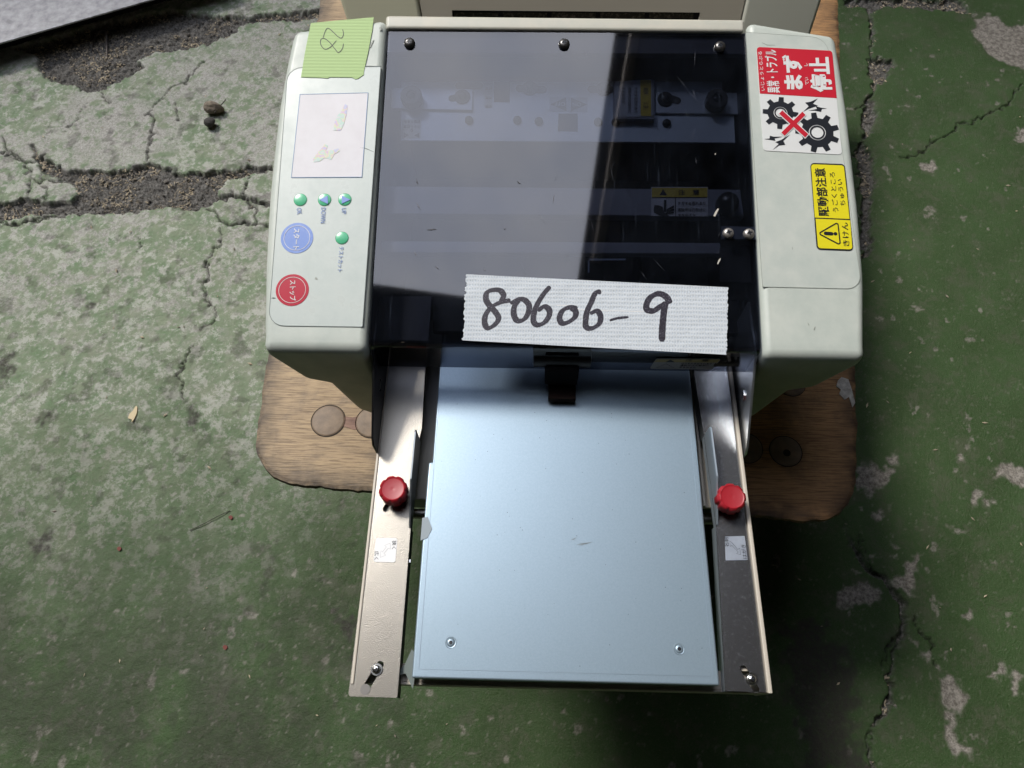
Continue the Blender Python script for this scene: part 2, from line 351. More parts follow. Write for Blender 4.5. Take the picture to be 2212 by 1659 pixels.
pits = [('d5', [(0, 380), (150, 360), (290, 430), (290, 510), (390, 600), (640, 675), (830, 640), (960, 580), (1080, 500), (1000, 440), (1150, 400), (1500, 330), (1740, 240), (1760, 180), (1760, 150), (1500, 90), (1200, 60), (800, 150)]),
        ('d5', [(190, 1040), (240, 1050), (280, 1130), (380, 1170), (430, 1230), (650, 1260), (900, 1230), (1110, 1180), (1200, 1210), (1350, 1262), (1700, 1262), (1850, 1222), (2000, 1215), (2000, 1262), (1850, 1275), (1700, 1320), (1640, 1370), (1620, 1410), (1800, 1440), (2000, 1525), (2000, 1560), (1800, 1480), (1620, 1465), (1520, 1540), (1400, 1560), (1200, 1530), (900, 1570), (600, 1585), (300, 1600), (0, 1610), (-60, 1600), (-60, 1490), (0, 1480), (170, 1450), (330, 1490), (520, 1480), (580, 1440), (550, 1380), (480, 1330), (300, 1250), (250, 1180)]),
        ('d5', [(1500, 100), (1800, 120), (2200, 70), (2400, 60), (2400, 140), (2000, 150), (1740, 190)]),
        ('d7', [(440, -20), (640, -20), (1200, -20), (1330, 110), (1300, 90), (1180, 60), (1000, 50), (700, 45), (660, 100), (620, 60), (440, 30)]),
        ('d7', [(615, 60), (640, 60), (665, 190), (650, 300), (640, 370), (760, 400), (780, 450), (730, 560), (680, 570), (640, 640), (660, 760), (640, 860), (600, 950), (590, 900), (570, 800), (600, 700), (580, 670), (640, 600), (620, 500), (620, 420), (630, 250)]),
        ('d7', [(600, 950), (640, 1000), (650, 1200), (640, 1400), (640, 1560), (600, 1700), (540, 1700), (560, 1400), (540, 1000)]),
        ('d8', [(480, 330), (510, 370), (550, 480), (610, 590), (700, 670), (800, 770), (828, 880), (820, 1000), (780, 1100), (745, 1200), (770, 1290), (700, 1400), (650, 1450), (635, 1560), (640, 1720), (590, 1720), (610, 1540), (650, 1400), (700, 1230), (750, 1100), (785, 980), (790, 880), (760, 790), (660, 690), (580, 610), (540, 540), (520, 430)])]
cracks = [('d5', [(0, 990), (70, 1110), (190, 1190), (240, 1190), (330, 1120)], .0016), ('d5', [(200, 1180), (200, 1330), (200, 1460)], .0012), ('d5', [(190, 1320), (330, 1330), (470, 1330)], .0012), ('d5', [(0, 1110), (100, 1160), (190, 1190)], .0016),
          ('d5', [(300, 1250), (310, 1330), (350, 1400), (320, 1470)], .001), ('d5', [(1090, 1170), (1085, 1080), (1110, 960), (1100, 850), (1060, 830)], .0013), ('d5', [(1080, 830), (1200, 730), (1350, 620), (1480, 480), (1520, 430)], .0008), ('d5', [(480, 960), (560, 880), (620, 760)], .0006), ('d5', [(780, 660), (785, 770)], .0009), ('d5', [(1290, 760), (1295, 880)], .0008),
          ('d5', [(1640, 1610), (1800, 1640), (2000, 1665)], .002), ('d5', [(1810, 1470), (1860, 1560), (1850, 1640)], .001), ('d5', [(1540, 1550), (1640, 1620), (1700, 1640)], .0016), ('d5', [(1800, 1260), (1810, 1350), (1790, 1430)], .001), ('d5', [(0, 1610), (130, 1650), (400, 1600), (700, 1570)], .0018), ('d5', [(0, 1660), (250, 1640), (500, 1600)], .001),
          ('d6', [(1620, 10), (1600, 150), (1510, 290), (1530, 400), (1500, 520), (1600, 650), (1560, 730), (1450, 780)], .0009), ('d6', [(1400, 900), (1330, 1020), (1310, 1100), (1360, 1170), (1330, 1300)], .0008), ('d6', [(1010, 90), (1050, 200)], .0006),
          ('d7', [(830, 1060), (920, 1030), (1010, 1000), (1060, 930), (1120, 900), (1210, 820), (1330, 790), (1460, 720), (1560, 670), (1652, 560)], .001), ('d7', [(540, 720), (600, 700), (650, 680)], .001), ('d7', [(530, 960), (600, 975)], .001), ('d7', [(550, 1100), (620, 1105)], .001),
          ('d8', [(760, 1000), (730, 1040), (700, 1150)], .0006), ('d8', [(550, 410), (600, 510), (650, 630)], .0005), ('d8', [(850, 860), (900, 950), (960, 1010), (1000, 1130)], .0007)]
bares = [('d7', [(1330, 110), (1480, 95), (1560, 180), (1700, 150), (1700, 500), (1620, 440), (1530, 410), (1400, 350), (1370, 270), (1330, 200)]),
         ('d7', [(960, 1090), (1070, 1070), (1090, 1130), (1040, 1150), (990, 1140)]), ('d7', [(1640, 860), (1700, 860), (1700, 940), (1600, 930)]),
         ('d8', [(560, 60), (620, 60), (700, 90), (740, 110), (730, 160), (690, 190), (620, 215), (560, 190)]), ('d8', [(720, 30), (790, 50), (780, 85), (730, 75)]), ('d8', [(620, 305), (680, 310), (690, 350), (660, 372), (625, 340)]),
         ('d8', [(720, 690), (790, 630), (800, 590), (840, 535), (860, 545), (850, 640), (850, 690), (870, 740), (830, 735), (800, 700), (750, 710)]), ('d8', [(515, 720), (600, 700), (645, 740), (635, 800), (560, 800), (530, 820), (470, 810), (480, 770)]),
         ('d8', [(1010, 1190), (1050, 1180), (1090, 1220), (1120, 1250), (1160, 1310), (1130, 1330), (1080, 1350), (1030, 1320), (1005, 1290)]), ('d8', [(1020, 1440), (1060, 1420), (1090, 1540), (1150, 1570), (1140, 1600), (1070, 1600), (1030, 1550)]), ('d8', [(1030, 1350), (1070, 1350), (1060, 1440), (1030, 1430)]),
         ('d8', [(1150, 230), (1210, 225), (1200, 260), (1165, 300), (1145, 270)]), ('d8', [(1225, 260), (1265, 270), (1265, 295), (1230, 280)]), ('d8', [(1270, 110), (1340, 70), (1380, 100), (1450, 110), (1450, 210), (1390, 210), (1340, 160), (1280, 150)]), ('d8', [(1085, 40), (1110, 20), (1135, 50), (1115, 80)]),
         ('d8', [(1255, 1190), (1300, 1160), (1320, 1120), (1350, 1150), (1330, 1200), (1270, 1215)]), ('d8', [(1360, 1220), (1400, 1160), (1450, 1170), (1400, 1250), (1400, 1290), (1370, 1290)]), ('d8', [(1115, 840), (1140, 815), (1165, 840), (1140, 860)]), ('d8', [(900, 1040), (950, 1030), (975, 1060), (930, 1095), (905, 1080)]),
         ('d8', [(1045, 400), (1110, 410), (1090, 430), (1060, 420)]), ('d8', [(985, 1120), (1010, 1125), (1015, 1160), (990, 1150)]), ('d8', [(710, 500), (730, 480), (750, 505), (730, 512)]),
         ('d5', [(500, 650), (900, 650), (1100, 700), (1350, 800), (1300, 1200), (1100, 1180), (600, 1240), (400, 1160), (300, 900)]), ('d5', [(1300, 400), (1700, 320), (1850, 420), (1700, 700), (1400, 760), (1250, 560)])]
stains = [('d6', [(-40, 970), (80, 960), (130, 1030), (30, 1110), (-40, 1100)]), ('d6', [(1330, 1370), (1390, 1340), (1480, 1400), (1430, 1440), (1420, 1500), (1380, 1500), (1360, 1440)]), ('d6', [(1405, 1545), (1440, 1550), (1450, 1600), (1420, 1595)]), ('d6', [(690, 1145), (730, 1150), (730, 1175), (700, 1170)]),
          ('d8', [(160, 950), (300, 880), (400, 960), (540, 1050), (540, 1250), (560, 1400), (560, 1659), (300, 1659), (200, 1300), (200, 1100)]), ('d6', [(600, 545), (690, 580), (680, 600), (640, 590)]), ('d6', [(330, 1440), (340, 1400), (400, 1410), (380, 1460)]),
          ('a', [(1040, 1240), (1130, 1230), (1180, 1330), (1080, 1330)]), ('a', [(735, 1325), (770, 1340), (765, 1420), (730, 1400)]), ('a', [(60, 1170), (110, 1160), (100, 1200), (75, 1210)])]
pit = np.zeros(X.shape)
for c, p in pits: d = segdist(F(c, p), True); pit = np.maximum(pit, sm(-d, -.001, .004))
crk = np.zeros(X.shape)
for c, p, w_ in cracks:
    d = segdist(F(c, p)); crk = np.maximum(crk, 1-sm(d, w_*.5, w_*1.4+.0007))
bare = np.zeros(X.shape); nb = fbm(X, Y, 60, 5, 31, .6)
for i, (c, p) in enumerate(bares):
    d = segdist(F(c, p), True)
    bare = np.maximum(bare, (1-sm(d, -.003, .003)) if i < len(bares)-2 else (1-sm(d, -.05, .03))*sm(nb, .42, .55)*.9)
stn_shade = np.zeros(X.shape)
for c, p in stains: d = segdist(F(c, p), True); stn_shade = np.maximum(stn_shade, 1-sm(d+(fbm(X, Y, 90, 3, 51)-.5)*.04, -.01, .008))
# dusty wear of the left floor, its fade towards the near side painting light falloff; cleaner paint on the right; specks of bare concrete all over
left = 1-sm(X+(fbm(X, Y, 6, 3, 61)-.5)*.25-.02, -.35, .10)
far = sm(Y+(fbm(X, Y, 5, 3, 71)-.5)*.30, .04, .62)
dust_and_light = left*(.05+.95*far)
n1 = fbm(X, Y, 70, 6, 81, .68); n2 = fbm(X, Y, 210, 3, 91, .6)
bare = np.maximum(bare, left*np.clip(far*1.15, 0, 1)*sm(n1+(fbm(X, Y, 7, 3, 85)-.5)*.5, .49, .56)*(.45+.45*sm(n2, .4, .6))*(.10+.90*sm(Y+(fbm(X, Y, 4, 2, 87)-.5)*.25, .44, .66))); bare = np.maximum(bare, sm(n2, .73, .78)*(.25+.3*left)); bare = np.maximum(bare, sm(fbm(X, Y, 60, 4, 95), .76, .79)*.6)
stn_shade = np.maximum(stn_shade, left*sm(fbm(X, Y, 50, 4, 101), .64, .74)*.5); stn_shade = np.maximum(stn_shade, left*(1-sm(Y, -.10, .36))*sm(fbm(X, Y, 12, 6, 105, .62), .36, .62)*.66)  # first term stains; second paints shade into the near left floor colour
rough = fbm(X, Y, 300, 3, 111, .6); lump = fbm(X, Y, 110, 4, 121, .6)
Z = FZ+(fbm(X, Y, 9, 3, 131)-.5)*.006+(rough-.5)*.0012*(.4+left)+(lump-.5)*.0016*left - pit*(.004+.010*(1-lump)) + pit*(rough-.5)*.004 - crk*.005 - bare*.0006
edge = sm(pit, .05, .3)*(1-sm(pit, .3, .7)); Z = Z+edge*.0
me = bpy.data.meshes.new('floor'); nv = len(X); me.vertices.add(nv); me.vertices.foreach_set('co', np.stack([X, Y, Z], 1).astype(np.float32).ravel())
ny, nx = shp; I = np.arange(nv).reshape(shp); q = np.stack([I[:-1, :-1], I[:-1, 1:], I[1:, 1:], I[1:, :-1]], -1).reshape(-1, 4).astype(np.int32)
me.loops.add(q.size); me.loops.foreach_set('vertex_index', q.ravel()); me.polygons.add(len(q)); me.polygons.foreach_set('loop_start', np.arange(0, q.size, 4, dtype=np.int32)); me.polygons.foreach_set('use_smooth', np.ones(len(q), bool)); me.update(calc_edges=True)
for nm, a in (('pit', pit), ('crack', crk), ('bare', bare), ('stain', stn_shade), ('dust', dust_and_light)):
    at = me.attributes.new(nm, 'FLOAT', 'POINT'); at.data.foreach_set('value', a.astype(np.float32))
def floor_material():
    m = bpy.data.materials.new('worn_green_floor_paint'); m.use_nodes = True; t = m.node_tree; b = t.nodes['Principled BSDF']; L = t.links.new
    tc = t.nodes.new('ShaderNodeTexCoord')
    def noise(s, d=5, r=.6):
        n = t.nodes.new('ShaderNodeTexNoise'); n.inputs['Scale'].default_value = s; n.inputs['Detail'].default_value = d; n.inputs['Roughness'].default_value = r; L(tc.outputs['Object'], n.inputs['Vector']); return n.outputs['Fac']
    def rng_(f, a, b_, c=0, d=1):
        r = t.nodes.new('ShaderNodeMapRange'); r.inputs['From Min'].default_value = a; r.inputs['From Max'].default_value = b_; r.inputs['To Min'].default_value = c; r.inputs['To Max'].default_value = d; L(f, r.inputs['Value']); return r.outputs[0]
    def mixc(f, a, b_):
        x = t.nodes.new('ShaderNodeMix'); x.data_type = 'RGBA'
        for s, v in (('A', a), ('B', b_)):
            if isinstance(v, tuple): x.inputs[s].default_value = (*v, 1)
            else: L(v, x.inputs[s])
        L(f, x.inputs['Factor']); return x.outputs['Result']
    def at(n): a = t.nodes.new('ShaderNodeAttribute'); a.attribute_name = n; return a.outputs['Fac']
    def mul(a, b_):
        x = t.nodes.new('ShaderNodeMath'); x.operation = 'MULTIPLY'; L(a, x.inputs[0])
        if isinstance(b_, float): x.inputs[1].default_value = b_
        else: L(b_, x.inputs[1])
        return x.outputs[0]
    paint = mixc(rng_(noise(9), .35, .7), (.030, .064, .016), (.044, .090, .027))
    paint = mixc(rng_(noise(160, 6), .45, .75, 0, .35), paint, (.075, .098, .050))
    paint = mixc(rng_(noise(620, 6, .8), .54, .62, 0, .35), paint, (.16, .165, .12))
    paint = mixc(rng_(noise(30, 9, .8), .50, .60, 0, .6), paint, (.080, .088, .056))
    dustc = mixc(rng_(noise(26, 8, .7), .35, .65), (.15, .225, .125), (.255, .29, .205))
    dustc = mixc(rng_(noise(300, 8, .85), .50, .60, 0, .55), dustc, (.17, .17, .135))
    dustc = mixc(rng_(noise(60, 9, .8), .50, .57, 0, .65), dustc, (.52, .51, .475))
    c = mixc(rng_(mul(at('dust'), rng_(noise(45, 8, .7), .25, .65, .75, 1.2)), 0, .75), paint, dustc)
    conc = mixc(rng_(noise(150, 9, .85), .43, .57), (.12, .108, .092), (.34, .315, .28))
    conc = mixc(mul(at('dust'), .75), conc, mixc(rng_(noise(330, 8, .85), .43, .57), (.27, .265, .245), (.56, .545, .52)))
    c = mixc(at('bare'), c, conc)
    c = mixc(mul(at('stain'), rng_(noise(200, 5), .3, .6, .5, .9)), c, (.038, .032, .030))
    dirt = mixc(rng_(noise(260, 8, .85), .43, .60), (.040, .038, .035), (.21, .20, .185))
    c = mixc(at('pit'), c, dirt)
    c = mixc(mul(at('crack'), .85), c, (.018, .016, .014))
    L(c, b.inputs['Base Color'])
    L(rng_(at('dust'), 0, .6, .5, .85), b.inputs['Roughness']); b.inputs['Specular IOR Level'].default_value = .3
    bp = t.nodes.new('ShaderNodeBump'); bp.inputs['Strength'].default_value = .9; bp.inputs['Distance'].default_value = .002; L(noise(420, 6, .7), bp.inputs['Height']); L(bp.outputs[0], b.inputs['Normal'])
    return m
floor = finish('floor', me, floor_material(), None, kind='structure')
# husks and crumbs gathered in the pits
def zat(x, y):
    i = min(max(np.searchsorted(gy, y), 0), ny-1); j = min(max(np.searchsorted(gx, x), 0), nx-1); return Z[i*nx+j]
hv, hf = [], []
wgt = pit*(fbm(X, Y, 30, 3, 201) > .50)*(np.abs(X) < 1)*(Y < 1.3)*(Y > -.15); ids = rng.choice(nv, 2600, p=wgt/wgt.sum())
ids2 = rng.choice(np.where((X > -1) & (X < .98) & (Y > -.1) & (Y < 1.2))[0], 260)
for i in list(ids)+list(ids2):
    x = X[i]+random.uniform(-.002, .002); y = Y[i]+random.uniform(-.002, .002); z = Z[i]+random.uniform(.0006, .002); a = random.uniform(0, 6.28); l = random.uniform(.0014, .0042); w_ = l*random.uniform(.25, .45); tl = random.uniform(-.6, .6)*l
    ca, sa = math.cos(a), math.sin(a); b = len(hv)
    hv += [(x+ca*l, y+sa*l, z+tl), (x-sa*w_, y+ca*w_, z), (x-ca*l, y-sa*l, z-tl*.5), (x+sa*w_, y-ca*w_, z), (x, y, z+w_*.8), (x, y, z-w_*.6)]
    hf += [(b, b+1, b+4), (b+1, b+2, b+4), (b+2, b+3, b+4), (b+3, b, b+4), (b+1, b, b+5), (b+2, b+1, b+5), (b+3, b+2, b+5), (b, b+3, b+5)]
husk = raw('husk_crumbs', hv, hf, mat('husk_straw', (.56, .47, .33), .7, col2=(.20, .175, .14), ns=60, thr=(.4, .6)), kind='stuff')
tag(husk, 'pale straw husks and crumbs gathered in the floor cracks', 'debris')
gv, gf = [], []
ids = rng.choice(nv, 2200, p=(pit*(np.abs(X) < 1)*(Y < 1.3)*(Y > -.15))/(pit*(np.abs(X) < 1)*(Y < 1.3)*(Y > -.15)).sum())
for i in ids:
    s = random.uniform(.0008, .003)*(1.6 if random.random() < .06 else 1); b = len(gv); x, y, z = X[i], Y[i], Z[i]
    vv = [(1, 0, 0), (0, 1, 0), (-1, 0, 0), (0, -1, 0), (0, 0, 1), (0, 0, -1)]
    gv += [(x+a*s*random.uniform(.6, 1.3), y+c*s*random.uniform(.6, 1.3), z+d*s*random.uniform(.5, 1)) for a, c, d in vv]
    gf += [(b, b+1, b+4), (b+1, b+2, b+4), (b+2, b+3, b+4), (b+3, b, b+4), (b+1, b, b+5), (b+2, b+1, b+5), (b+3, b+2, b+5), (b, b+3, b+5)]
grit = raw('concrete_grit', gv, gf, mat('grit', (.09, .08, .07), .8, col2=(.24, .22, .19), ns=80), kind='stuff'); tag(grit, 'dark concrete grit lying in the broken floor hollows', 'debris')

# ------------------------------------------------------------------ canopy (mirrored in the lid, leaving one opening of sky); unseen walls added to cut light
CZ = HC+2.4
def refl(p, z=CZ):                         # where the lid mirrors this spot of the photo from
    o = hit(p, LID.o, LID.ez); d = ray(p); d = d-LID.ez*(2*d.dot(LID.ez)); return o+d*((z-o.z)/d.z)
a0 = refl((1330, 70)); a1 = refl((1250, 600)); b0 = refl((800, 612)); b1 = refl((1003, 640))
ed = (a1-a0); ra = a0-ed*1.3                # right edge continued away from the camera
def isect(p, d, q, e):
    k = ((q.x-p.x)*e.y-(q.y-p.y)*e.x)/(d.x*e.y-d.y*e.x); return p+d*k
cn_ = isect(a0, a1-a0, b0, b1-b0); lb = b0+(b0-b1)*6
WXL, WYB = -3.3, 3.0
darkroof = mat('canopy_underside', (.05, .045, .04), .8, col2=(.08, .07, .06), ns=4)
wallm = mat('yard_wall_render', (.16, .15, .14), .85, col2=(.22, .21, .2), ns=3, bump=.3, bs=60)
ft = isect(a0, a1-a0, Vector((0, WYB, 0)), Vector((1, 0, 0)))
lt = isect(b0, b1-b0, Vector((WXL, 0, 0)), Vector((0, 1, 0)))
prism('canopy_roof', [(ft.x, WYB), (cn_.x, cn_.y), (lt.x, lt.y), (WXL, -3), (2.4, -3), (2.4, WYB)], flat_at(CZ), 0, .08, darkroof, None, kind='structure')
fb0 = refl((1371, 75), CZ-.25); fb1 = refl((1309, 443), CZ-.25); fd = (fb1-fb0).normalized(); sd_ = Vector((-fd.y, fd.x, 0))
g0 = fb0-fd*.9; g1 = fb1+fd*.25
prism('canopy_gutter', [tuple((g0+sd_*.02)[:2]), tuple((g1+sd_*.02)[:2]), tuple((g1-sd_*.02)[:2]), tuple((g0-sd_*.02)[:2])], flat_at(CZ-.28), 0, .05, mat('gutter', (.45, .36, .30), .6), None, kind='structure')
box('yard_wall', WXL-.15, WXL, -3, WYB+.15, FZ-.02, CZ+.1, wallm, kind='structure')  # unseen walls, added to bound the sky opening
box('yard_wall', WXL, 2.4, WYB, WYB+.15, FZ-.02, CZ+.1, wallm, kind='structure')
box('workshop_wall', 2.4, 2.55, -3, WYB+.15, FZ-.02, CZ+.1, mat('workshop_wall_board', (.34, .29, .23), .9, col2=(.26, .22, .18), ns=3), kind='structure')  # unseen walls, added to stop horizon light; tone raised for fill
box('workshop_wall', WXL-.15, 2.55, -3.15, -3, FZ-.02, CZ+.1, MATS['workshop_wall_board'], kind='structure')

# ================================================================== wooden bench
bench = thing('wooden_bench', 'worn wooden bench board with rounded corners and round plugs under the cream cutter', 'bench', (0, .6, FZ))
def wood_material(name='worn_wood', side=False):
    m = bpy.data.materials.new(name); m.use_nodes = True; t = m.node_tree; b = t.nodes['Principled BSDF']; L = t.links.new
    tc = t.nodes.new('ShaderNodeTexCoord'); mp = t.nodes.new('ShaderNodeMapping'); mp.inputs['Scale'].default_value = (.07, 1, 1); mp.inputs['Rotation'].default_value = (0, 0, -.03); L(tc.outputs['Object'], mp.inputs['Vector'])
    def nz(s, d, src, r=.6):
        n = t.nodes.new('ShaderNodeTexNoise'); n.inputs['Scale'].default_value = s; n.inputs['Detail'].default_value = d; n.inputs['Roughness'].default_value = r; n.inputs['Distortion'].default_value = .3; L(src, n.inputs['Vector']); return n.outputs['Fac']
    def rg(f, a, b_, c=0, d=1):
        r = t.nodes.new('ShaderNodeMapRange'); r.inputs['From Min'].default_value = a; r.inputs['From Max'].default_value = b_; r.inputs['To Min'].default_value = c; r.inputs['To Max'].default_value = d; L(f, r.inputs['Value']); return r.outputs[0]
    def mc(f, a, b_):
        x = t.nodes.new('ShaderNodeMix'); x.data_type = 'RGBA'
        for s, v in (('A', a), ('B', b_)):
            if isinstance(v, tuple): x.inputs[s].default_value = (*v, 1)
            else: L(v, x.inputs[s])
        L(f, x.inputs['Factor']); return x.outputs['Result']
    grain = nz(620, 4, mp.outputs[0]); band = nz(45, 4, mp.outputs[0])
    c = mc(rg(band, .3, .7), (.47, .34, .195), (.33, .235, .14))
    c = mc(rg(grain, .46, .64, 0, .7), c, (.11, .07, .042))
    c = mc(rg(nz(14, 7, tc.outputs['Object'], .7), .48, .70, 0, .85), c, (.11, .088, .072))
    ge = t.nodes.new('ShaderNodeAttribute'); ge.attribute_name = 'edge'
    xx = t.nodes.new('ShaderNodeMath'); xx.operation = 'MULTIPLY'; L(ge.outputs['Fac'], xx.inputs[0]); L(rg(nz(60, 5, tc.outputs['Object']), .3, .6, .4, 1), xx.inputs[1])
    c = mc(xx.outputs[0], c, (.035, .026, .02))
    # darker, redder towards the right end
    sx = t.nodes.new('ShaderNodeSeparateXYZ'); L(tc.outputs['Object'], sx.inputs[0]); c2 = t.nodes.new('ShaderNodeMix'); c2.data_type = 'RGBA'; c2.blend_type = 'MULTIPLY'; c2.inputs['B'].default_value = (1.0, .76, .54, 1)
    L(rg(sx.outputs[0], -.05, .16), c2.inputs['Factor']); L(c, c2.inputs['A']); L(c2.outputs['Result'], b.inputs['Base Color'])
    b.inputs['Roughness'].default_value = .62
    bp = t.nodes.new('ShaderNodeBump'); bp.inputs['Strength'].default_value = .5; bp.inputs['Distance'].default_value = .0012; bp.invert = True; L(grain, bp.inputs['Height']); L(bp.outputs[0], b.inputs['Normal']); return m
wood = wood_material()
ol = [(700, -150), (697, -60), (688, 20), (640, 330), (611, 530), (582, 734), (562, 870), (552, 930), (551, 955), (556, 985), (567, 1009), (588, 1031), (620, 1044), (700, 1053), (800, 1061), (1000, 1078), (1300, 1096), (1629, 1113), (1690, 1120), (1733, 1125), (1785, 1122), (1816, 1108), (1836, 1086), (1846, 1062), (1850, 1040), (1853, 930), (1848, 770), (1836, 500), (1817, 154), (1811, 0), (1806, -150)]
pl = [tuple(H(p, 0))[:2] for p in ol]
den = []
for i in range(len(pl)):
    a = Vector(pl[i]); b = Vector(pl[(i+1) % len(pl)]); n = max(1, int((b-a).length/.004))
    for k in range(n): den.append(a.lerp(b, k/n))
cen = Vector((.02, .55)); nD = len(den); rings = [(-.006, -.016, .001), (.0005, -.005, .0011), (-.0005, -.0012, .0010), (-.004, -.0003, .0012), (-.008, -.0001, .0015), (-.026, 0, 0)]
vs, fs, ev = [], [], []
for ri, (off, z, j) in enumerate(rings):
    for i, p in enumerate(den):
        t = (den[(i+2) % nD]-den[i-2]).normalized(); nn = Vector((t.y, -t.x))
        if (p-cen).dot(nn) < 0: nn = -nn
        f = (vnoise(np.array([p.x*140+3]), np.array([p.y*140+ri*.4]), 5)[0]-.5)*2+(vnoise(np.array([p.x*420+3]), np.array([p.y*420]), 8)[0]-.5)
        q = p+nn*(off+j*f); vs.append((q.x, q.y, z)); ev.append((1, 1, .95, .8, .6, 0)[ri])
for r_ in range(len(rings)-1):
    for i in range(nD): a = r_*nD+i; b = r_*nD+(i+1) % nD; fs.append((a, b, b+nD, a+nD))
fs.append(tuple(range((len(rings)-1)*nD, len(rings)*nD))); fs.append(tuple(range(nD-1, -1, -1)))
board = raw('board', vs, fs, wood, bench); bm = bmesh.new(); bm.from_mesh(board.data); bmesh.ops.recalc_face_normals(bm, faces=bm.faces); bm.to_mesh(board.data); bm.free()
at = board.data.attributes.new('edge', 'FLOAT', 'POINT'); at.data.foreach_set('value', ev)
plugm = mat('wood_plug_end', (.27, .195, .13), .6, col2=(.15, .11, .08), ns=70, bump=.3, bs=300); ringm = mat('dark_joint', (.02, .015, .012), .8)
for p, rr in (((709, 909), .0163), ((805, 912), .0163), ((1697, 975), .0150), ((1612, 968), .0150), ((1708, 828), .0140)):
    q = H(p, 0); pg = lathe('wood_plug', [(rr, -.002), (rr, .0002), (rr*.96, .0009), (rr*.9, .0011), (.0005, .0012)], q, (0, 0, 1), plugm, bench, 40)
    fr = Frame(q, (1, 0, 0), (0, 1, 0)); plate('plug_joint', circ(0, 0, rr*1.045, 40), [circ(0, 0, rr*1.0, 40)[::-1]], fr, .0001, .0005, ringm, pg)
    if p[0] in (1697,): prism('plug_hole', circ(.0005, -.002, .0035, 14), fr, .001, .0014, ringm, pg)
q = H((757, 912), 0); prism('torn_grain', [(q.x+a*.001, q.y+b*.001) for a, b in ((-14, 4), (-6, 6), (2, 5), (11, 8), (12, 2), (13, -6), (4, -8), (-4, -5), (-13, -4), (-14, 0))], FLAT, 0, .0005, mat('torn_wood', (.34, .21, .155), .7, col2=(.13, .07, .055), ns=160, bump=.8, bs=260, stretch=(.25, 1, 1)), bench)
q = H((1823, 845), 0); prism('paint_blot', [(q.x+a*.0007, q.y+b*.0008) for a, b in ((-6, 14), (0, 19), (9, 16), (11, 2), (12, -16), (7, -22), (5, -8), (-2, -12), (-8, -4), (-4, 2), (-10, 6))], FLAT, 0, .0009, mat('white_paint_blot', (.62, .6, .56), .7, col2=(.3, .28, .25), ns=200), bench)
for x in (-.20, .20): box('leg_panel', x, x+.028, .34, 1.15, FZ-.01, -.016, wood, bench)

# ================================================================== the cutter
M = thing('card_cutter', 'cream tabletop card cutter with smoked lid and long open feed tray', 'paper cutter', (.028, .30, 0))
# ---- side covers
def cover(side, outer_px, name='side_cover'):
    # outer_px: outline points along the outer edge from front to back, last one is the back outer corner
    O = [LID.uv(p) for p in outer_px]; xi = (0 if side < 0 else LW)
    Xi = XL+xi-side*.0002*-1
    S = 24; prof = [(0, 0), (.0, .10), (.018, .42), (.036, .48), (.0485, .90), (.060, .985)]
    back_in = LL+.0115; back_out = O[-1][1]
    us = [o[0] for o in O]; vv = [o[1] for o in O]
    vs, fs = [], []; cols = len(prof)+2
    for s in range(S+1):
        t = s/S; v0 = -.0035
        vo = v0+(back_out-v0)*t; xo = np.interp(vo, vv, us) if vv[0] < vv[-1] else us[0]
        top = LID.p(xo, vo, .0015); zt = top.z; ztf = LID.p(0, v0).z
        zb = .045; row = []
        vi = v0+(back_in-v0)*t; ti = LID.p(xi, vi, .0015)
        row.append(Vector((Xi, ti.y, ti.z)))
        for dx, fz in prof:
            g = dx/.06; x = top.x-side*dx; y = top.y+(ti.y-top.y)*g*0.0; z = zt-(zt-zb)*fz if fz > 0 else zt
            row.append(Vector((x, y, z)))
        row.append(Vector((Xi, ti.y, zb+.0)))
        vs += row
    for s in range(S):
        for c in range(cols):
            a = s*cols+c; b = s*cols+(c+1) % cols; q = (a, b, b+cols, a+cols); fs.append(q if side > 0 else q[::-1])
    fs.append(tuple(range(cols)) if side < 0 else tuple(range(cols-1, -1, -1))); e = S*cols
    fs.append(tuple(range(e+cols-1, e-1, -1)) if side < 0 else tuple(range(e, e+cols)))
    o = raw(name, vs, fs, cream, M); bm = bmesh.new(); bm.from_mesh(o.data); bmesh.ops.recalc_face_normals(bm, faces=bm.faces); bm.to_mesh(o.data); bm.free()
    bevel(o, .0065, 4, 28); return o
cl = cover(-1, [(571, 722), (570, 700), (573, 560), (580, 430), (590, 330), (602, 230), (618, 140), (634, 66)])
cr_ = cover(1, [(1868, 745), (1868, 600), (1856, 450), (1843, 340), (1832, 240), (1818, 150), (1805, 76)])
cl['label'] = 'left cream cover carrying the control panel'; cr_['label'] = 'right cream cover carrying the warning stickers'
# ---- top bar at the back
tb = prism('top_bar', [LID.uv((833, 34)), LID.uv((833, 64)), LID.uv((1608, 71)), LID.uv((1608, 43))], LID, -.02, .0015, mat('ivory_bar', (.60, .57, .48), .42, col2=(.52, .52, .45), ns=60, detail=6), M, .003, 3)
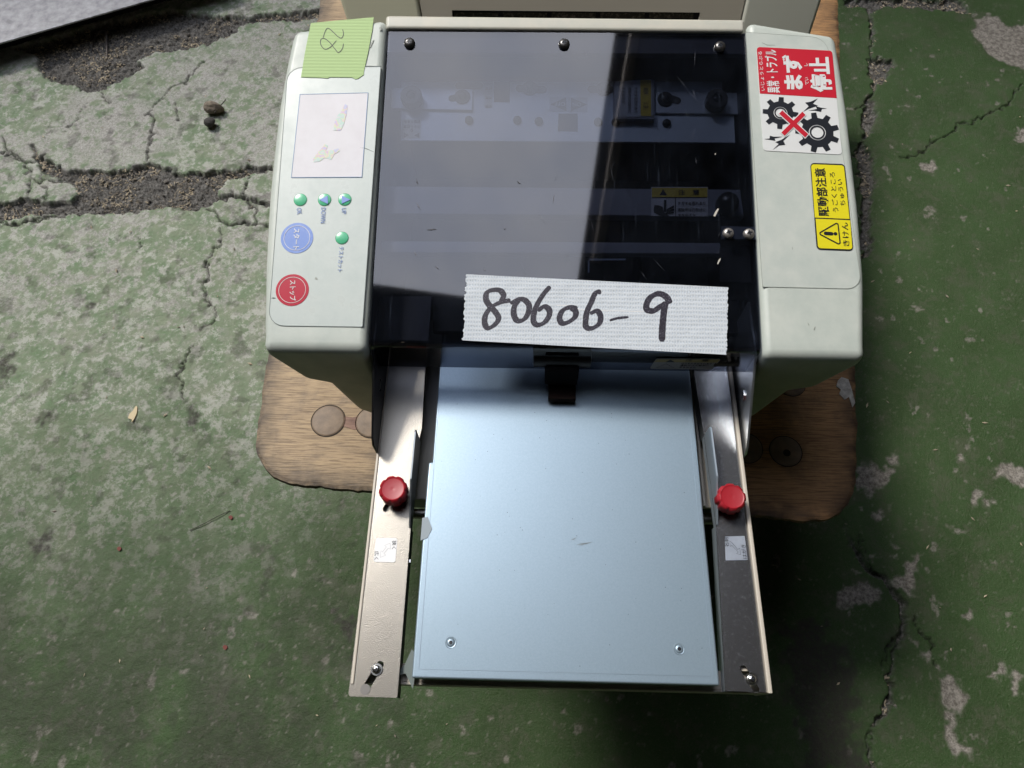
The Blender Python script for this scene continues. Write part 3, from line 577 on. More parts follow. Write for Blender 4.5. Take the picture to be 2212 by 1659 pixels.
# ---- lid: smoked acrylic sheet bent down at the front
g = .0012; th = .0028; y0 = 0; prof = []
bend = .006
def lidpath(off):
    P = [LID.p(0, LL-.0005, off)]
    c = LID.p(0, bend, -bend)
    for k in range(9):
        a = (math.pi/2+TILT) + (math.pi-(math.pi/2+TILT))*k/8
        P.append(Vector((0, c.y+(bend+off)*math.cos(a), c.z+(bend+off)*math.sin(a))))
    return P, c
Pt, cc = lidpath(-.0004); Pb, _ = lidpath(-.0004-th)
yv = Pt[-1].y; zb_ = V((1200, 797), yv).z
Pt.append(Vector((0, yv, zb_))); Pb.append(Vector((0, yv+th, zb_)))
x0, x1 = XL+g, XR-g
loop = Pt+Pb[::-1]; n = len(loop)
vs = [(x0, p.y, p.z) for p in loop]+[(x1, p.y, p.z) for p in loop]
h_ = len(Pt); fs = [(i, (i+1) % n, n+(i+1) % n, n+i) for i in range(n)]
for i in range(h_-1): fs.append((i+1, i, n-1-i, n-2-i)); fs.append((n+i, n+i+1, n+n-2-i, n+n-1-i))
lid = raw('lid', vs, fs, acryl, M); bm = bmesh.new(); bm.from_mesh(lid.data); bmesh.ops.recalc_face_normals(bm, faces=bm.faces); bm.to_mesh(lid.data); bm.free()
for p in lid.data.polygons: p.use_smooth = p.area < .004
md = lid.modifiers.new('e', 'EDGE_SPLIT'); md.split_angle = R(35)
lid['label'] = 'smoked acrylic lid mirroring the cloudy sky'
for p in ((884, 91), (1219, 93), (1556, 99)):
    u, v = LID.uv(p, .002); screw(LID.p(u, v, .0), LID.ez, .0046, .0034, blackscrew, M, name='lid_screw')
# hinge bracket with two pan screws
q = [LID.uv(p, -.006) for p in C('c5', [(698, 757), (1045, 765), (1045, 885), (700, 880)])]
hb = prism('hinge_bracket', q, LID, -.0065, -.0045, inttin, M)
for p in C('c5', [(775, 812), (978, 818)]): u, v = LID.uv(p, .002); screw(LID.p(u, v, 0), LID.ez, .0043, .003, mat('dull_screw', (.35, .33, .31), .4, .7), M, name='hinge_screw')
# little paint chips and scuffs on the lid
chip = mat('chip', (.55, .52, .45), .6); scuff = mat('scuff', (.10, .10, .115), .6)
cv, cf = [], []
def fleck(c, pts, m, w=.00025, name='scratch'):
    prism(name, [LID.uv(p) for p in C(c, pts)], LID, 0, w, m, M)
fleck('c5', [(622, 650), (640, 610), (665, 575), (678, 580), (655, 625), (640, 655)], chip); fleck('c5', [(660, 1120), (675, 1080), (695, 1060), (690, 1085), (668, 1125)], chip)
fleck('c3', [(1825, 1240), (1838, 1232), (1834, 1246)], chip)
for c, a, b in (('c2', (1335, 215), (1372, 282)), ('c2', (1318, 610), (1347, 662)), ('c2', (1340, 40), (1352, 78)), ('c2', (1885, 748), (1893, 775)), ('c2', (1490, 735), (1518, 755)), ('c2', (1420, 440), (1505, 435)), ('c2', (2150, 50), (2180, 72)), ('c1', (1338, 1440), (1350, 1480)), ('c3', (525, 1640), (540, 1550)), ('c2', (2045, 420), (2055, 440))):
    ux, uy = b[0]-a[0], b[1]-a[1]; l = math.hypot(ux, uy); nx_, ny_ = -uy/l*4.5, ux/l*4.5; m_ = ((a[0]+b[0])/2, (a[1]+b[1])/2)
    fleck(c, [a, (m_[0]+nx_, m_[1]+ny_), b, (m_[0]-nx_*.6, m_[1]-ny_*.6)], scuff)
for k in range(26):                       # pale hair scratches
    u = random.uniform(.02, LW-.02) if k % 3 else random.uniform(.17, LW-.02); v = random.uniform(.02, LL-.02); a = random.uniform(.9, 2.3); l = random.uniform(.004, .016)
    prism('scratch', [(u, v), (u+l*math.cos(a)*.5-.00007, v+l*math.sin(a)*.5), (u+l*math.cos(a), v+l*math.sin(a)), (u+l*math.cos(a)*.5+.00007, v+l*math.sin(a)*.5)], LID, 0, .0001, mat('pale_scratch', (.14, .15, .18), .6), M)

# ---- inside: dark cabinet and the slitter assembly under the lid
box('cabinet_side', XL+.0001, XL+.0009, YF-.001, YB+.002, .05, .158, intdark, M); box('cabinet_side', XR-.0009, XR-.0001, YF-.001, YB+.002, .05, .158, intdark, M)
for s, xa in ((-1, XL+.0001), (1, XR-.0009)):
    fr = Frame((xa, 0, 0), (0, 1, 0), (0, 0, 1)); P_ = [LID.p(0, .004, -.006), LID.p(0, LL, -.006)]
    prism('cabinet_side', [(P_[0].y, .158), (P_[1].y, .158), (P_[1].y, P_[1].z), (P_[0].y, P_[0].z)], fr, -.0004, .0004, intdark, M)
box('cabinet_back', XL, XR, YB, YB+.004, .02, LID.p(0, LL, -.02).z, intdark, M)
box('cabinet_deck', XL, XR, .34, YB, .055, .06, intdark, M)
box('base_body', XL+.004, XR-.004, .275, YB, .014, .054, cream_dk, M, .003)
def under(c, pts, w0, w1, m, name, par=M, bev=0): return prism(name, [LID.uv(p, w1) for p in C(c, pts)], LID, w0, w1, m, par, bev)
under('a', [(832, 66), (1610, 72), (1612, 116), (829, 113)], -.010, -.0042, mat('lid_rail', (.10, .10, .12), .5), 'lid_rail')
sp = under('c3', [(-1, 0), (1, 0), (1, 1)], -.02, -.02, intsteel, 'tmp'); bpy.data.objects.remove(sp)
W1 = -.030
stp = prism('slitter_plate', [LID.uv(p, W1) for p in [(866, 176), (1560, 176), (1560, 245), (1585, 245), (1588, 308), (866, 303)]], LID, W1-.002, W1, intsteel, M)
W2 = W1+.0022
for pts in ([(838, 189), (1022, 192), (1020, 238), (838, 234)], [(1417, 198), (1606, 200), (1606, 247), (1417, 244)]):
    bk = prism('slide_bracket', [LID.uv(p, W2) for p in pts], LID, W1+.0001, W2, mat('slide_steel', (.58, .62, .68), .38, .6), M, .0004, 1)
def inner_screw(p, w, r, wr=0, par=None, m=None):
    u, v = LID.uv(p, w); screw(LID.p(u, v, w), LID.ez, r, .003, m or mat('inner_screw', (.03, .03, .035), .3, .5), par or stp, washer=wr)
for p in C('c3', [(240, 970), (412, 978), (888, 985), (1032, 985), (1440, 995)])+C('c1', [(1762, 970)]): inner_screw(p, W1, .0037)
for p in C('c3', [(340, 712), (935, 718)]): inner_screw(p, W1, .0035, .0066)
for p in C('c3', [(1430, 800)])+C('c1', [(1708, 780)]): inner_screw(p, W2, .0038, .0068)
for i, p in enumerate(C('c3', [(1848, 790)])+C('c1', [(1295, 765)])):
    u, v = LID.uv(p, W2+.008); kn = lathe('knurled_knob', [(.0088, -.008), (.009, -.007), (.009, .0), (.0084, .0008), (.0042, .0008), (.0038, -.002)], LID.p(u, v, W2+.008), LID.ez, mat('knob_brass', (.045, .043, .045), .45, .4), M, 48, mod=lambda a, h: 1+.02*(1 if math.sin(a*24) > 0 else -1)); screw(LID.p(u, v, W2+.006), LID.ez, .0034, .003, mat('inner_screw', (.1, .1, .11), .35, .7), kn)
holem = mat('hole_dark', (.015, .015, .02), .7)
for pts in C('c3', [(52, 660), (180, 660), (178, 824), (50, 820)]), C('c3', [(572, 915), (725, 915), (725, 1058), (566, 1055)]):
    prism('window_hole', [LID.uv(p, W1) for p in pts], LID, W1, W1+.0003, holem, stp)
for a, b in (((258, 712), (445, 722)), ((835, 718), (990, 722)), ((1480, 810), (1520, 822))):
    p, q = [LID.uv(x, W1) for x in C('c3', [a, b])]; w = W1 if a[0] < 1400 else W2; prism('adjust_slot', slot(p, q, .0034), LID, w, w+.0003, holem, stp)
for a, b, w in (((1685, 690), (1840, 690), W1), ((1625, 792), (1690, 785), W2)):
    p, q = [LID.uv(x, w) for x in C('c1', [a, b])]; prism('adjust_slot', slot(p, q, .0036 if w == W1 else .0030), LID, w, w+.0003, holem, stp)
def stick(name, c, pts, fr, w, m, par, t=.00025, rad=0):
    P_ = [fr.uv(p, w) for p in C(c, pts)]
    if rad: P_ = rounded(P_, rad)
    return prism(name, P_, fr, w, w+t, m, par)
# ON / OFF label (upside down to the viewer)
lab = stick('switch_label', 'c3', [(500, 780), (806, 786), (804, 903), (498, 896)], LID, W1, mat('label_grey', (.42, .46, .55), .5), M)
ww = W1+.0005
prism('arrow', [LID.uv(p, ww) for p in C('c3', [(632, 783), (634, 893), (508, 838)])], LID, ww-.0002, ww, holem, lab); prism('arrow', [LID.uv(p, ww) for p in C('c3', [(672, 785), (672, 893), (798, 840)])], LID, ww-.0002, ww, holem, lab)
def T(body, c, s, e, h, fr, w, m, par, bold=0, gap=0):
    # s,e: start and end of the base line in crop pixels; h: letter height in crop pixels
    X_, Y_, cw, W_ = CROP[c]; p, q = [fr.uv(x, w) for x in C(c, [s, e])]
    d = Vector((e[0]-s[0], e[1]-s[1])).normalized(); up = (s[0]+d.y*h, s[1]-d.x*h); r_ = fr.uv(C(c, [up])[0], w); hh = (Vector(r_)-Vector(p)).length
    return text(body, p, q, hh, fr, w, m, par, bold, gap=gap)
lw = mat('label_white', (.6, .62, .66), .5)
T('OFF', 'c3', (625, 822), (540, 820), 32, LID, ww+.0002, lw, lab, .01); T('ON', 'c3', (752, 824), (685, 824), 32, LID, ww+.0002, lw, lab, .01)
lab = stick('scale_label', 'c1', [(1222, 960), (1378, 960), (1372, 1112), (1215, 1112)], LID, W1, white_s, M)
T('0', 'c1', (1312, 1035), (1292, 1035), 28, LID, ww, blk_s, lab); T('カット位置', 'c1', (1370, 1008), (1236, 1004), 26, LID, ww, blk_s, lab); T('調整つまみ', 'c1', (1370, 968), (1240, 966), 24, LID, ww, blk_s, lab)
for pts in ([(1238, 1066), (1238, 1106), (1276, 1086)], [(1360, 1068), (1360, 1108), (1322, 1088)]): prism('arrow', [LID.uv(p, ww) for p in C('c1', pts)], LID, ww-.0002, ww, blk_s, lab)
lab = stick('scale_label', 'c1', [(1884, 668), (1954, 668), (1950, 862), (1882, 862)], LID, W1, mat('label_pale', (.55, .59, .66), .5), M)
for y in (690, 765, 835): T('調整', 'c1', (1945, y+12), (1892, y+12), 22, LID, ww, blk_s, lab)
# caution label turned on its side
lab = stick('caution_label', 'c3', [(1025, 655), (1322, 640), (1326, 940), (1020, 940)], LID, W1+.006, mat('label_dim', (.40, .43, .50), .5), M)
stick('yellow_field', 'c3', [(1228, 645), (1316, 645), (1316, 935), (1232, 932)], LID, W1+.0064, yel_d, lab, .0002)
for y in (700, 820): T('注意'[0 if y > 800 else 1], 'c3', (1255, y), (1255, y+62), 40, LID, W1+.0068, blk_s, lab)
for x, s in ((1180, 'ケガする恐れあり'), (1130, '運転中は刃部分に'), (1080, '手を出すな')): T(s, 'c3', (x, 700), (x, 700+26*len(s)), 26, LID, W1+.0066, blk_s, lab)
box('label_bracket', LID.p(LID.uv(C('c3', [(1020, 900)])[0], W1)[0]-.001, 0).x, LID.p(LID.uv(C('c3', [(1326, 900)])[0], W1)[0]+.002, 0).x, 0, .001, 0, .001, intdark) if False else None
prism('label_bracket', [LID.uv(p, W1+.0058) for p in C('c3', [(1015, 650), (1345, 640), (1345, 960), (1015, 955)])], LID, W1, W1+.0058, inttin, M, .0005, 1)
# bars lower down
under('a', [(800, 401), (1600, 409), (1608, 468), (798, 462)], -.032, -.022, inttin, 'cross_bar', bev=.001)
under('a', [(800, 520), (1556, 524), (1560, 549), (798, 546)], -.030, -.022, inttin, 'cross_bar', bev=.001)
under('a', [(935, 642), (1640, 650), (1640, 720), (935, 715)], -.06, -.05, intdark, 'roller_cover')
under('a', [(805, 640), (932, 640), (925, 735), (800, 735)], -.045, -.040, mat('inner_grey_panel', (.10, .10, .12), .6), 'inner_panel')
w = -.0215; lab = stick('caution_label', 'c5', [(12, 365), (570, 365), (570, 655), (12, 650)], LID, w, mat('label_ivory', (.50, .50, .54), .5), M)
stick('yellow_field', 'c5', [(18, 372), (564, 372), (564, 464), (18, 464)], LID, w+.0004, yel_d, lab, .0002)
w += .0008
prism('hazard_sign', [LID.uv(p, w) for p in C('c5', [(92, 444), (168, 444), (130, 384)])], LID, w-.0002, w, blk_s, lab); T('注', 'c5', (280, 444), (345, 444), 56, LID, w, blk_s, lab, .01); T('意', 'c5', (422, 444), (488, 444), 56, LID, w, blk_s, lab, .01)
prism('divider', [LID.uv(p, w) for p in C('c5', [(248, 466), (253, 466), (253, 652), (248, 652)])], LID, w-.0002, w, blk_s, lab)
prism('divider', [LID.uv(p, w) for p in C('c5', [(18, 462), (564, 462), (564, 467), (18, 467)])], LID, w-.0003, w-.0001, blk_s, lab)
T('ケガする恐れあり', 'c5', (272, 542), (545, 542), 34, LID, w, blk_s, lab, .008); T('運転中は刃部分に', 'c5', (272, 604), (548, 604), 34, LID, w, blk_s, lab, .008); T('手を出すな', 'c5', (274, 650), (450, 650), 24, LID, w, blk_s, lab, .008)
prism('hand_sign', [LID.uv(p, w) for p in C('c5', [(35, 590), (45, 540), (90, 545), (125, 560), (135, 610), (165, 630), (195, 652), (130, 652), (80, 635), (40, 615)])], LID, w-.0002, w, blk_s, lab)
prism('blade_sign', [LID.uv(p, w) for p in C('c5', [(138, 490), (160, 490), (158, 610), (134, 606)])], LID, w-.0002, w, blk_s, lab)
for a, b in (((168, 590), (228, 555)), ((172, 606), (232, 585)), ((165, 622), (225, 612))):
    p, q = [LID.uv(x, w) for x in C('c5', [a, b])]; prism('finger_sign', slot(p, q, .0008, 4), LID, w-.0002, w, blk_s, lab)
u, v = LID.uv(C('c5', [(785, 490)])[0], -.01); lathe('dome_knob', [(.0085, -.012), (.0092, -.006), (.0085, -.001), (.006, .0025), (.002, .0038), (.0003, .004)], LID.p(u, v, -.012), LID.ez, blackm, M, 32)
under('c5', [(690, 960), (980, 935), (1000, 1300), (690, 1300)], -.012, -.010, mat('black_panel', (.02, .02, .025), .5), 'black_panel')
# ghostly label corner seen under the lid near the tape
for pts in ([(100, 64), (372, 64), (372, 74), (108, 76)], [(96, 80), (106, 74), (106, 165), (96, 165)]): under('c7', pts, -.02, -.0195, mat('thin_line_blue', (.30, .36, .5), .5), 'edge_strip')

# ---- control panel on the left cover
TOPW = .0017
cp = prism('control_panel', rounded([LID.uv(p, TOPW) for p in C('c1', [(305, 545), (1052, 537)])+C('c2', [(905, 1222), (148, 1212)])], [.012, .001, .001, .012]), LID, TOPW-.0006, TOPW+.00015, sheet_m, M)
# thin dark outline of the membrane
def outline(name, pts, wd, fr, w, m, par):
    n = len(pts); vs = []; fs = []
    for i in range(n):
        p = Vector(pts[i]); a = (p-Vector(pts[i-1])).normalized(); b = (Vector(pts[(i+1) % n])-p).normalized(); t = (a+b).normalized(); nn = Vector((-t.y, t.x))
        vs += [fr.p(*(p-nn*wd/2), w), fr.p(*(p+nn*wd/2), w)]
    for i in range(n): a = 2*i; b = 2*((i+1) % n); fs.append((a, a+1, b+1, b))
    return raw(name, vs, fs, m, par)
edgem = mat('panel_edge_line', (.16, .19, .18), .6)
ow = TOPW+.0003
outline('panel_edge', rounded([LID.uv(p, TOPW) for p in C('c1', [(305, 545), (1052, 537)])+C('c2', [(905, 1222), (148, 1212)])], [.012, .001, .001, .012]), .0004, LID, ow, edgem, cp)
scr = [LID.uv(p, ow) for p in C('c1', [(403, 760), (950, 747), (900, 1425), (333, 1428)])]
prism('screen', scr, LID, ow-.0002, ow+.0001, lcd, cp); outline('screen_border', scr, .0006, LID, ow+.00025, mat('screen_border_blue', (.10, .22, .42), .4), cp)
# oily rainbow blotches where the window film has lifted
def film_material():
    m = mat('lifted_film', (.6, .6, .6), .1); t = m.node_tree; b = t.nodes['Principled BSDF']; L = t.links.new; tc = t.nodes.new('ShaderNodeTexCoord'); n = t.nodes.new('ShaderNodeTexNoise'); n.inputs['Scale'].default_value = 190; L(tc.outputs['Object'], n.inputs['Vector'])
    r = t.nodes.new('ShaderNodeValToRGB'); e = r.color_ramp.elements; e[0].position = .3; e[0].color = (.74, .71, .71, 1); e[1].position = .8; e[1].color = (.72, .69, .70, 1)
    for p, c in ((.42, (.56, .74, .66, 1)), (.5, (.76, .76, .52, 1)), (.56, (.76, .56, .68, 1)), (.63, (.56, .60, .78, 1))): x = e.new(p); x.color = c
    L(n.outputs['Fac'], r.inputs['Fac']); L(r.outputs['Color'], b.inputs['Base Color']); return m
film = film_material()
for pts in ([(765, 838), (785, 850), (778, 920), (755, 1000), (730, 1050), (672, 1050), (680, 990), (705, 930), (735, 900), (750, 860)], [(600, 1160), (628, 1172), (610, 1215), (660, 1210), (710, 1195), (725, 1215), (680, 1240), (655, 1285), (600, 1270), (560, 1300), (512, 1305), (505, 1280), (545, 1230), (580, 1190)]):
    prism('lifted_film', [LID.uv(p, ow) for p in C('c1', pts)], LID, ow+.0002, ow+.0003, film, cp)
def button(c, ctr, rp, m, rim, name='button'):
    u, v = LID.uv(C(c, [ctr])[0], ow); u2, v2 = LID.uv(C(c, [(ctr[0]+rp, ctr[1])])[0], ow); r_ = abs(u2-u)
    prism(name, circ(u, v, r_, 40), LID, ow-.0002, ow+.0001, rim, cp); return u, v, r_
for ctr in ((405, 200), (600, 200), (763, 198)):
    u, v, r_ = button('c2', ctr, 54, green_r, green_r); lathe('button_dome', [(r_*.93, 0), (r_*.9, .0003), (r_*.6, .0006), (r_*.2, .0007)], LID.p(u, v, ow+.0001), LID.ez, green_b, cp)
u, v, r_ = button('c2', (740, 507), 54, green_r, green_r); lathe('button_dome', [(r_*.93, 0), (r_*.9, .0003), (r_*.6, .0006), (r_*.2, .0007)], LID.p(u, v, ow+.0001), LID.ez, green_b, cp)
aw = ow+.0011
prism('arrow', [LID.uv(p, aw) for p in C('c2', [(738, 165), (738, 230), (806, 198)])], LID, aw-.0002, aw, blue_b, cp)
prism('arrow', [LID.uv(p, aw) for p in C('c2', [(624, 166), (626, 232), (556, 200)])], LID, aw-.0002, aw, blue_b, cp)
u, v, r_ = button('c2', (378, 507), 130, blue_b, blue_b, 'start_button'); outline('button_ring', circ(u, v, r_*.80, 48), .00035, LID, ow+.0003, white_s, cp)
u, v, r_ = button('c2', (340, 925), 133, red_b, red_b, 'stop_button'); outline('button_ring', circ(u, v, r_*.81, 48), .00035, LID, ow+.0003, white_s, cp)
tw = ow+.0003
T('スタート', 'c2', (352, 430), (345, 600), 50, LID, tw, white_s, cp, .012); T('ストップ', 'c2', (318, 848), (318, 1012), 52, LID, tw, white_s, cp, .012)
T('OK', 'c2', (374, 266), (378, 318), 40, LID, tw, blue_p, cp); T('DOWN', 'c2', (572, 262), (566, 386), 38, LID, tw, blue_p, cp); T('UP', 'c2', (738, 266), (736, 312), 36, LID, tw, blue_p, cp); T('テストカット', 'c2', (716, 575), (702, 778), 38, LID, tw, blue_p, cp)
# seam and small crack on the left cover
for pts, c in (([(928, 531), (1056, 533), (1056, 536), (928, 535)], 'c1'), ([(878, 1190), (925, 1190), (995, 1222), (925, 1194)], 'c1'), ([(172, 990), (190, 984), (210, 990), (190, 996)], 'c2')):
    prism('hairline', [LID.uv(p, TOPW) for p in C(c, pts)], LID, TOPW, TOPW+.0004, edgem, cp)
# ---- green masking tape with pencilled 28
gt = [(490, 185), (700, 165), (995, 138), (985, 230), (950, 420), (915, 575), (915, 600), (868, 632), (845, 636), (820, 622), (640, 620), (625, 629), (560, 624), (410, 620), (440, 430), (470, 280)]
gw = TOPW+.0006
tp = prism('masking_tape', [LID.uv(p, gw) for p in C('c1', gt)], LID, gw-.0004, gw, greent, M)
tp['label'] = 'strip of green masking tape marked 28'
hw = gw+.0002
strokes('handwriting', [[LID.uv(p, hw) for p in C('c1', s)] for s in ([(745, 235), (752, 275), (735, 305), (705, 292), (670, 258), (628, 226), (605, 250), (588, 302)], [(695, 325), (650, 375), (605, 396), (572, 365), (568, 322), (595, 308), (640, 340), (688, 400), (712, 422), (742, 392), (752, 350)])], .00055, LID, hw, inkm, tp)
# ---- white cloth tape with 80606-9
def L1(c, pts, w): return [LID.uv(p, w) for p in C(c, pts)]
kw = .0007; A_, B_, C2, D_ = L1('c6', [(937, 195)], kw)[0], L1('c7', [(1130, 275)], kw)[0], L1('c7', [(1118, 772)], kw)[0], L1('c6', [(905, 726)], kw)[0]
def jag(a, b, n, j):
    a, b = Vector(a), Vector(b); d = (b-a); nn = Vector((-d.y, d.x)).normalized(); return [tuple(a+d*(i/n)+nn*random.uniform(-j, j)) for i in range(1, n)]
ct = [A_]+[(B_[0]*t+A_[0]*(1-t), B_[1]*t+A_[1]*(1-t)) for t in (.25, .5, .75)]+[B_]+jag(B_, C2, 46, .0005)+[C2]+[(D_[0]*t+C2[0]*(1-t), D_[1]*t+C2[1]*(1-t)) for t in (.33, .66)]+[D_]+jag(D_, A_, 44, .0009)
ct = [(u, max(v, -.0022)) for u, v in ct]
cloth = prism('cloth_tape', ct, LID, .0001, kw, clothm, M)
cloth['label'] = 'white cloth tape marked 80606-9'
sw = kw+.0001
pth = [L1('c6', s, sw) for s in ([(1212, 420), (1235, 365), (1205, 325), (1145, 322), (1100, 345), (1095, 400), (1125, 450), (1170, 500), (1195, 550), (1165, 600), (1112, 628), (1085, 595), (1085, 540), (1110, 490), (1150, 450), (1220, 418), (1292, 404)],
    [(1290, 432), (1350, 398), (1400, 400), (1440, 445), (1432, 510), (1395, 560), (1345, 568), (1318, 520), (1322, 455), (1362, 400)], [(1610, 292), (1560, 350), (1512, 425), (1482, 500), (1475, 570), (1505, 602), (1560, 585), (1600, 530), (1600, 478), (1560, 455), (1510, 490)],
    [(1830, 470), (1760, 462), (1708, 490), (1685, 545), (1705, 588), (1755, 580), (1808, 540), (1815, 495), (1780, 462)], [(2020, 335), (1975, 345), (1940, 420), (1908, 490), (1895, 560), (1900, 620), (1950, 628), (2005, 590), (2015, 530), (1985, 490), (1930, 512)])]
pth += [L1('c7', s, sw) for s in ([(255, 520), (310, 503), (395, 494)], [(700, 395), (672, 345), (615, 322), (555, 350), (528, 400), (532, 440), (580, 448), (630, 415), (670, 400)], [(668, 380), (656, 450), (645, 560), (640, 675)])]
strokes('handwriting', pth[:5], .0034, LID, sw, marker, cloth, .55); strokes('handwriting', pth[5:6], .0019, LID, sw, marker, cloth, .2); strokes('handwriting', pth[6:], .0042, LID, sw, marker, cloth, .35)
strokes('crease', [L1('c6', [(1660, 445), (1760, 450), (1900, 485), (2200, 490)], sw)+L1('c7', [(340, 450), (512, 456)], sw)], .0006, LID, kw+.00004, mat('crease_white', (.8, .8, .8), .7), cloth)
for c, pts in (('c7', [(1715, 535), (1722, 545), (1728, 556), (1720, 552)]), ('c7', [(1760, 590), (1764, 570), (1772, 560), (1766, 580)]), ('c4', [(1100, 420), (1150, 440), (1230, 446), (1150, 446)]), ('c5', [(1400, 950), (1404, 975), (1398, 982), (1396, 965)]), ('c2', [(530, 820), (545, 835), (540, 845), (520, 838)]), ('c1', [(1040, 225), (1056, 215), (1060, 240), (1046, 250)]), ('c1', [(960, 380), (985, 330), (1000, 320), (970, 385)])):
    prism('scuff', [LID.uv(p, TOPW) for p in C(c, pts)], LID, TOPW+.0001, TOPW+.0003, mat('grime', (.36, .38, .34), .7), M)
# ---- right cover: faint sheet outline, red stop sticker, yellow caution sticker
sh = rounded([LID.uv(p, TOPW) for p in C('c4', [(940, 318), (1735, 372)])+C('c5', [(2080, 1366), (1107, 1345)])], [.001, .014, .010, .001])
sr = prism('label_sheet', sh, LID, TOPW-.0006, TOPW+.00012, mat('plain_sheet', (.59, .62, .57), .36, col2=(.48, .53, .49), ns=50, detail=7, rvar=.08), M); outline('sheet_edge', sh, .0003, LID, TOPW+.0002, mat('faint_edge_line', (.33, .36, .32), .6), sr)
rw = TOPW+.0005
def S4(pts, w=0): return [LID.uv(p, rw+w) for p in C('c4', pts)]
st = prism('stop_sticker', rounded(S4([(1048, 462), (1790, 500), (1888, 1520), (1115, 1480)]), .0026), LID, rw-.0004, rw, white_s, M); st['label'] = 'red and white stop sticker with two gears'
prism('red_field', rounded(S4([(1048, 462), (1790, 500), (1835, 965), (1080, 920)]), [.0026, .0026, 0, 0]), LID, rw-.0001, rw+.00015, red_s, st)
l1 = rw+.0003
T('いじょうとらぶる', 'c4', (1130, 892), (1100, 505), 36, LID, l1, white_s, st, .006); T('異常・トラブル', 'c4', (1280, 912), (1248, 488), 128, LID, l1, white_s, st, .018)
T('まず', 'c4', (1512, 880), (1490, 540), 195, LID, l1, white_s, st, .045); T('て', 'c4', (1562, 835), (1560, 798), 34, LID, l1, white_s, st, .01); T('い', 'c4', (1558, 790), (1556, 760), 34, LID, l1, white_s, st, .01); T('し', 'c4', (1550, 650), (1548, 622), 34, LID, l1, white_s, st, .01); T('停止', 'c4', (1795, 905), (1765, 560), 212, LID, l1, white_s, st, .04)
def gear(cx, cy, ro, ri, rb, nt_, a0, w):
    pc = LID.uv(C('c4', [(cx, cy)])[0], w); k = abs(LID.uv(C('c4', [(cx+100, cy)])[0], w)[0]-pc[0])/100; o = []
    for i in range(nt_):
        a = a0+i*2*math.pi/nt_; p_ = 2*math.pi/nt_
        for f, r_ in ((-.27, ri), (-.17, ro), (.17, ro), (.27, ri), (.5, ri*.99)): o.append((pc[0]+k*r_*math.cos(a+f*p_), pc[1]+k*r_*math.sin(a+f*p_)))
    g_ = plate('gear', o, [circ(pc[0], pc[1], k*rb*1.0, 28)[::-1]], LID, w-.0001, w, blk_s, st)
    outline('gear_ring', circ(pc[0], pc[1], k*rb*.80, 32), k*rb*.20, LID, w+.0001, blk_s, st)
gear(1283, 1110, 176, 128, 68, 8, 1.47, rw+.0002); gear(1645, 1302, 218, 160, 84, 9, .28, rw+.0002)
crs = [[(1283, 1105), (1538, 1338)], [(1510, 1118), (1305, 1322)]]
for j, (m_, wd, dz) in enumerate(((white_s, 62, .0004), (red_s, 44, .0006))):
    for i, (a, b) in enumerate(crs):
        d = Vector((b[0]-a[0], b[1]-a[1])).normalized(); n_ = Vector((-d.y, d.x))*wd/2; e_ = d*(9 if j == 0 else 0)
        P_ = [(a[0]+n_.x-e_.x, a[1]+n_.y-e_.y), (b[0]+n_.x+e_.x, b[1]+n_.y+e_.y), (b[0]-n_.x+e_.x, b[1]-n_.y+e_.y), (a[0]-n_.x-e_.x, a[1]-n_.y-e_.y)]
        prism('cross_bar_print' if j else 'cross_border', S4(P_), LID, rw+dz-.0001+i*.00003, rw+dz+i*.00003, m_, st)
for pts in ([(1648, 970), (1600, 1020), (1650, 1040), (1560, 1070), (1505, 1100), (1560, 1045), (1525, 1010), (1580, 1000)], [(1735, 1068), (1690, 1072), (1680, 1100), (1620, 1088), (1562, 1088), (1640, 1072), (1630, 1045), (1680, 1060)], [(1128, 1368), (1175, 1362), (1178, 1335), (1215, 1345), (1300, 1345), (1225, 1362), (1232, 1385), (1180, 1376)], [(1375, 1325), (1310, 1385), (1330, 1425), (1270, 1430), (1208, 1472), (1265, 1415), (1232, 1398), (1290, 1375)]):
    prism('bolt_sign', S4(pts), LID, rw, rw+.0002, blk_s, st)
def S5(pts, w=0): return [LID.uv(p, rw+w) for p in C('c5', pts)]
ys = prism('caution_sticker', rounded(S5([(1575, 126), (1915, 138), (2002, 992), (1640, 978)]), .0032), LID, rw-.0004, rw, blk_s, M); ys['label'] = 'yellow moving parts caution sticker'
prism('yellow_field', rounded(S5([(1583, 140), (1905, 152), (1962, 678), (1620, 664)]), [.0022, .0022, 0, 0]), LID, rw-.0001, rw+.0001, yel_s, ys); prism('yellow_field', rounded(S5([(1628, 676), (1968, 691), (1990, 978), (1652, 965)]), [0, 0, .0022, .0022]), LID, rw-.0001, rw+.0001, yel_s, ys)
l2 = rw+.0003
T('駆動部注意', 'c5', (1768, 650), (1725, 178), 112, LID, l2, blk_s, ys, .018); T('うごくところ', 'c5', (1855, 610), (1818, 218), 58, LID, l2, blk_s, ys, .004); T('ちゅうい', 'c5', (1925, 545), (1888, 285), 50, LID, l2, blk_s, ys, .004); T('きけん', 'c5', (1962, 945), (1945, 712), 62, LID, l2, blk_s, ys, .008)
outline('hazard_sign', rounded(S5([(1655, 822), (1845, 712), (1870, 935)]), .0012, 4), .0010, LID, l2, blk_s, ys)
p, q = S5([(1725, 820), (1785, 824)]); prism('exclamation_mark', slot(p, q, .0014, 5), LID, rw, l2, blk_s, ys); p = S5([(1822, 824)])[0]; prism('exclamation_dot', circ(p[0], p[1], .0014, 14), LID, rw, l2, blk_s, ys)

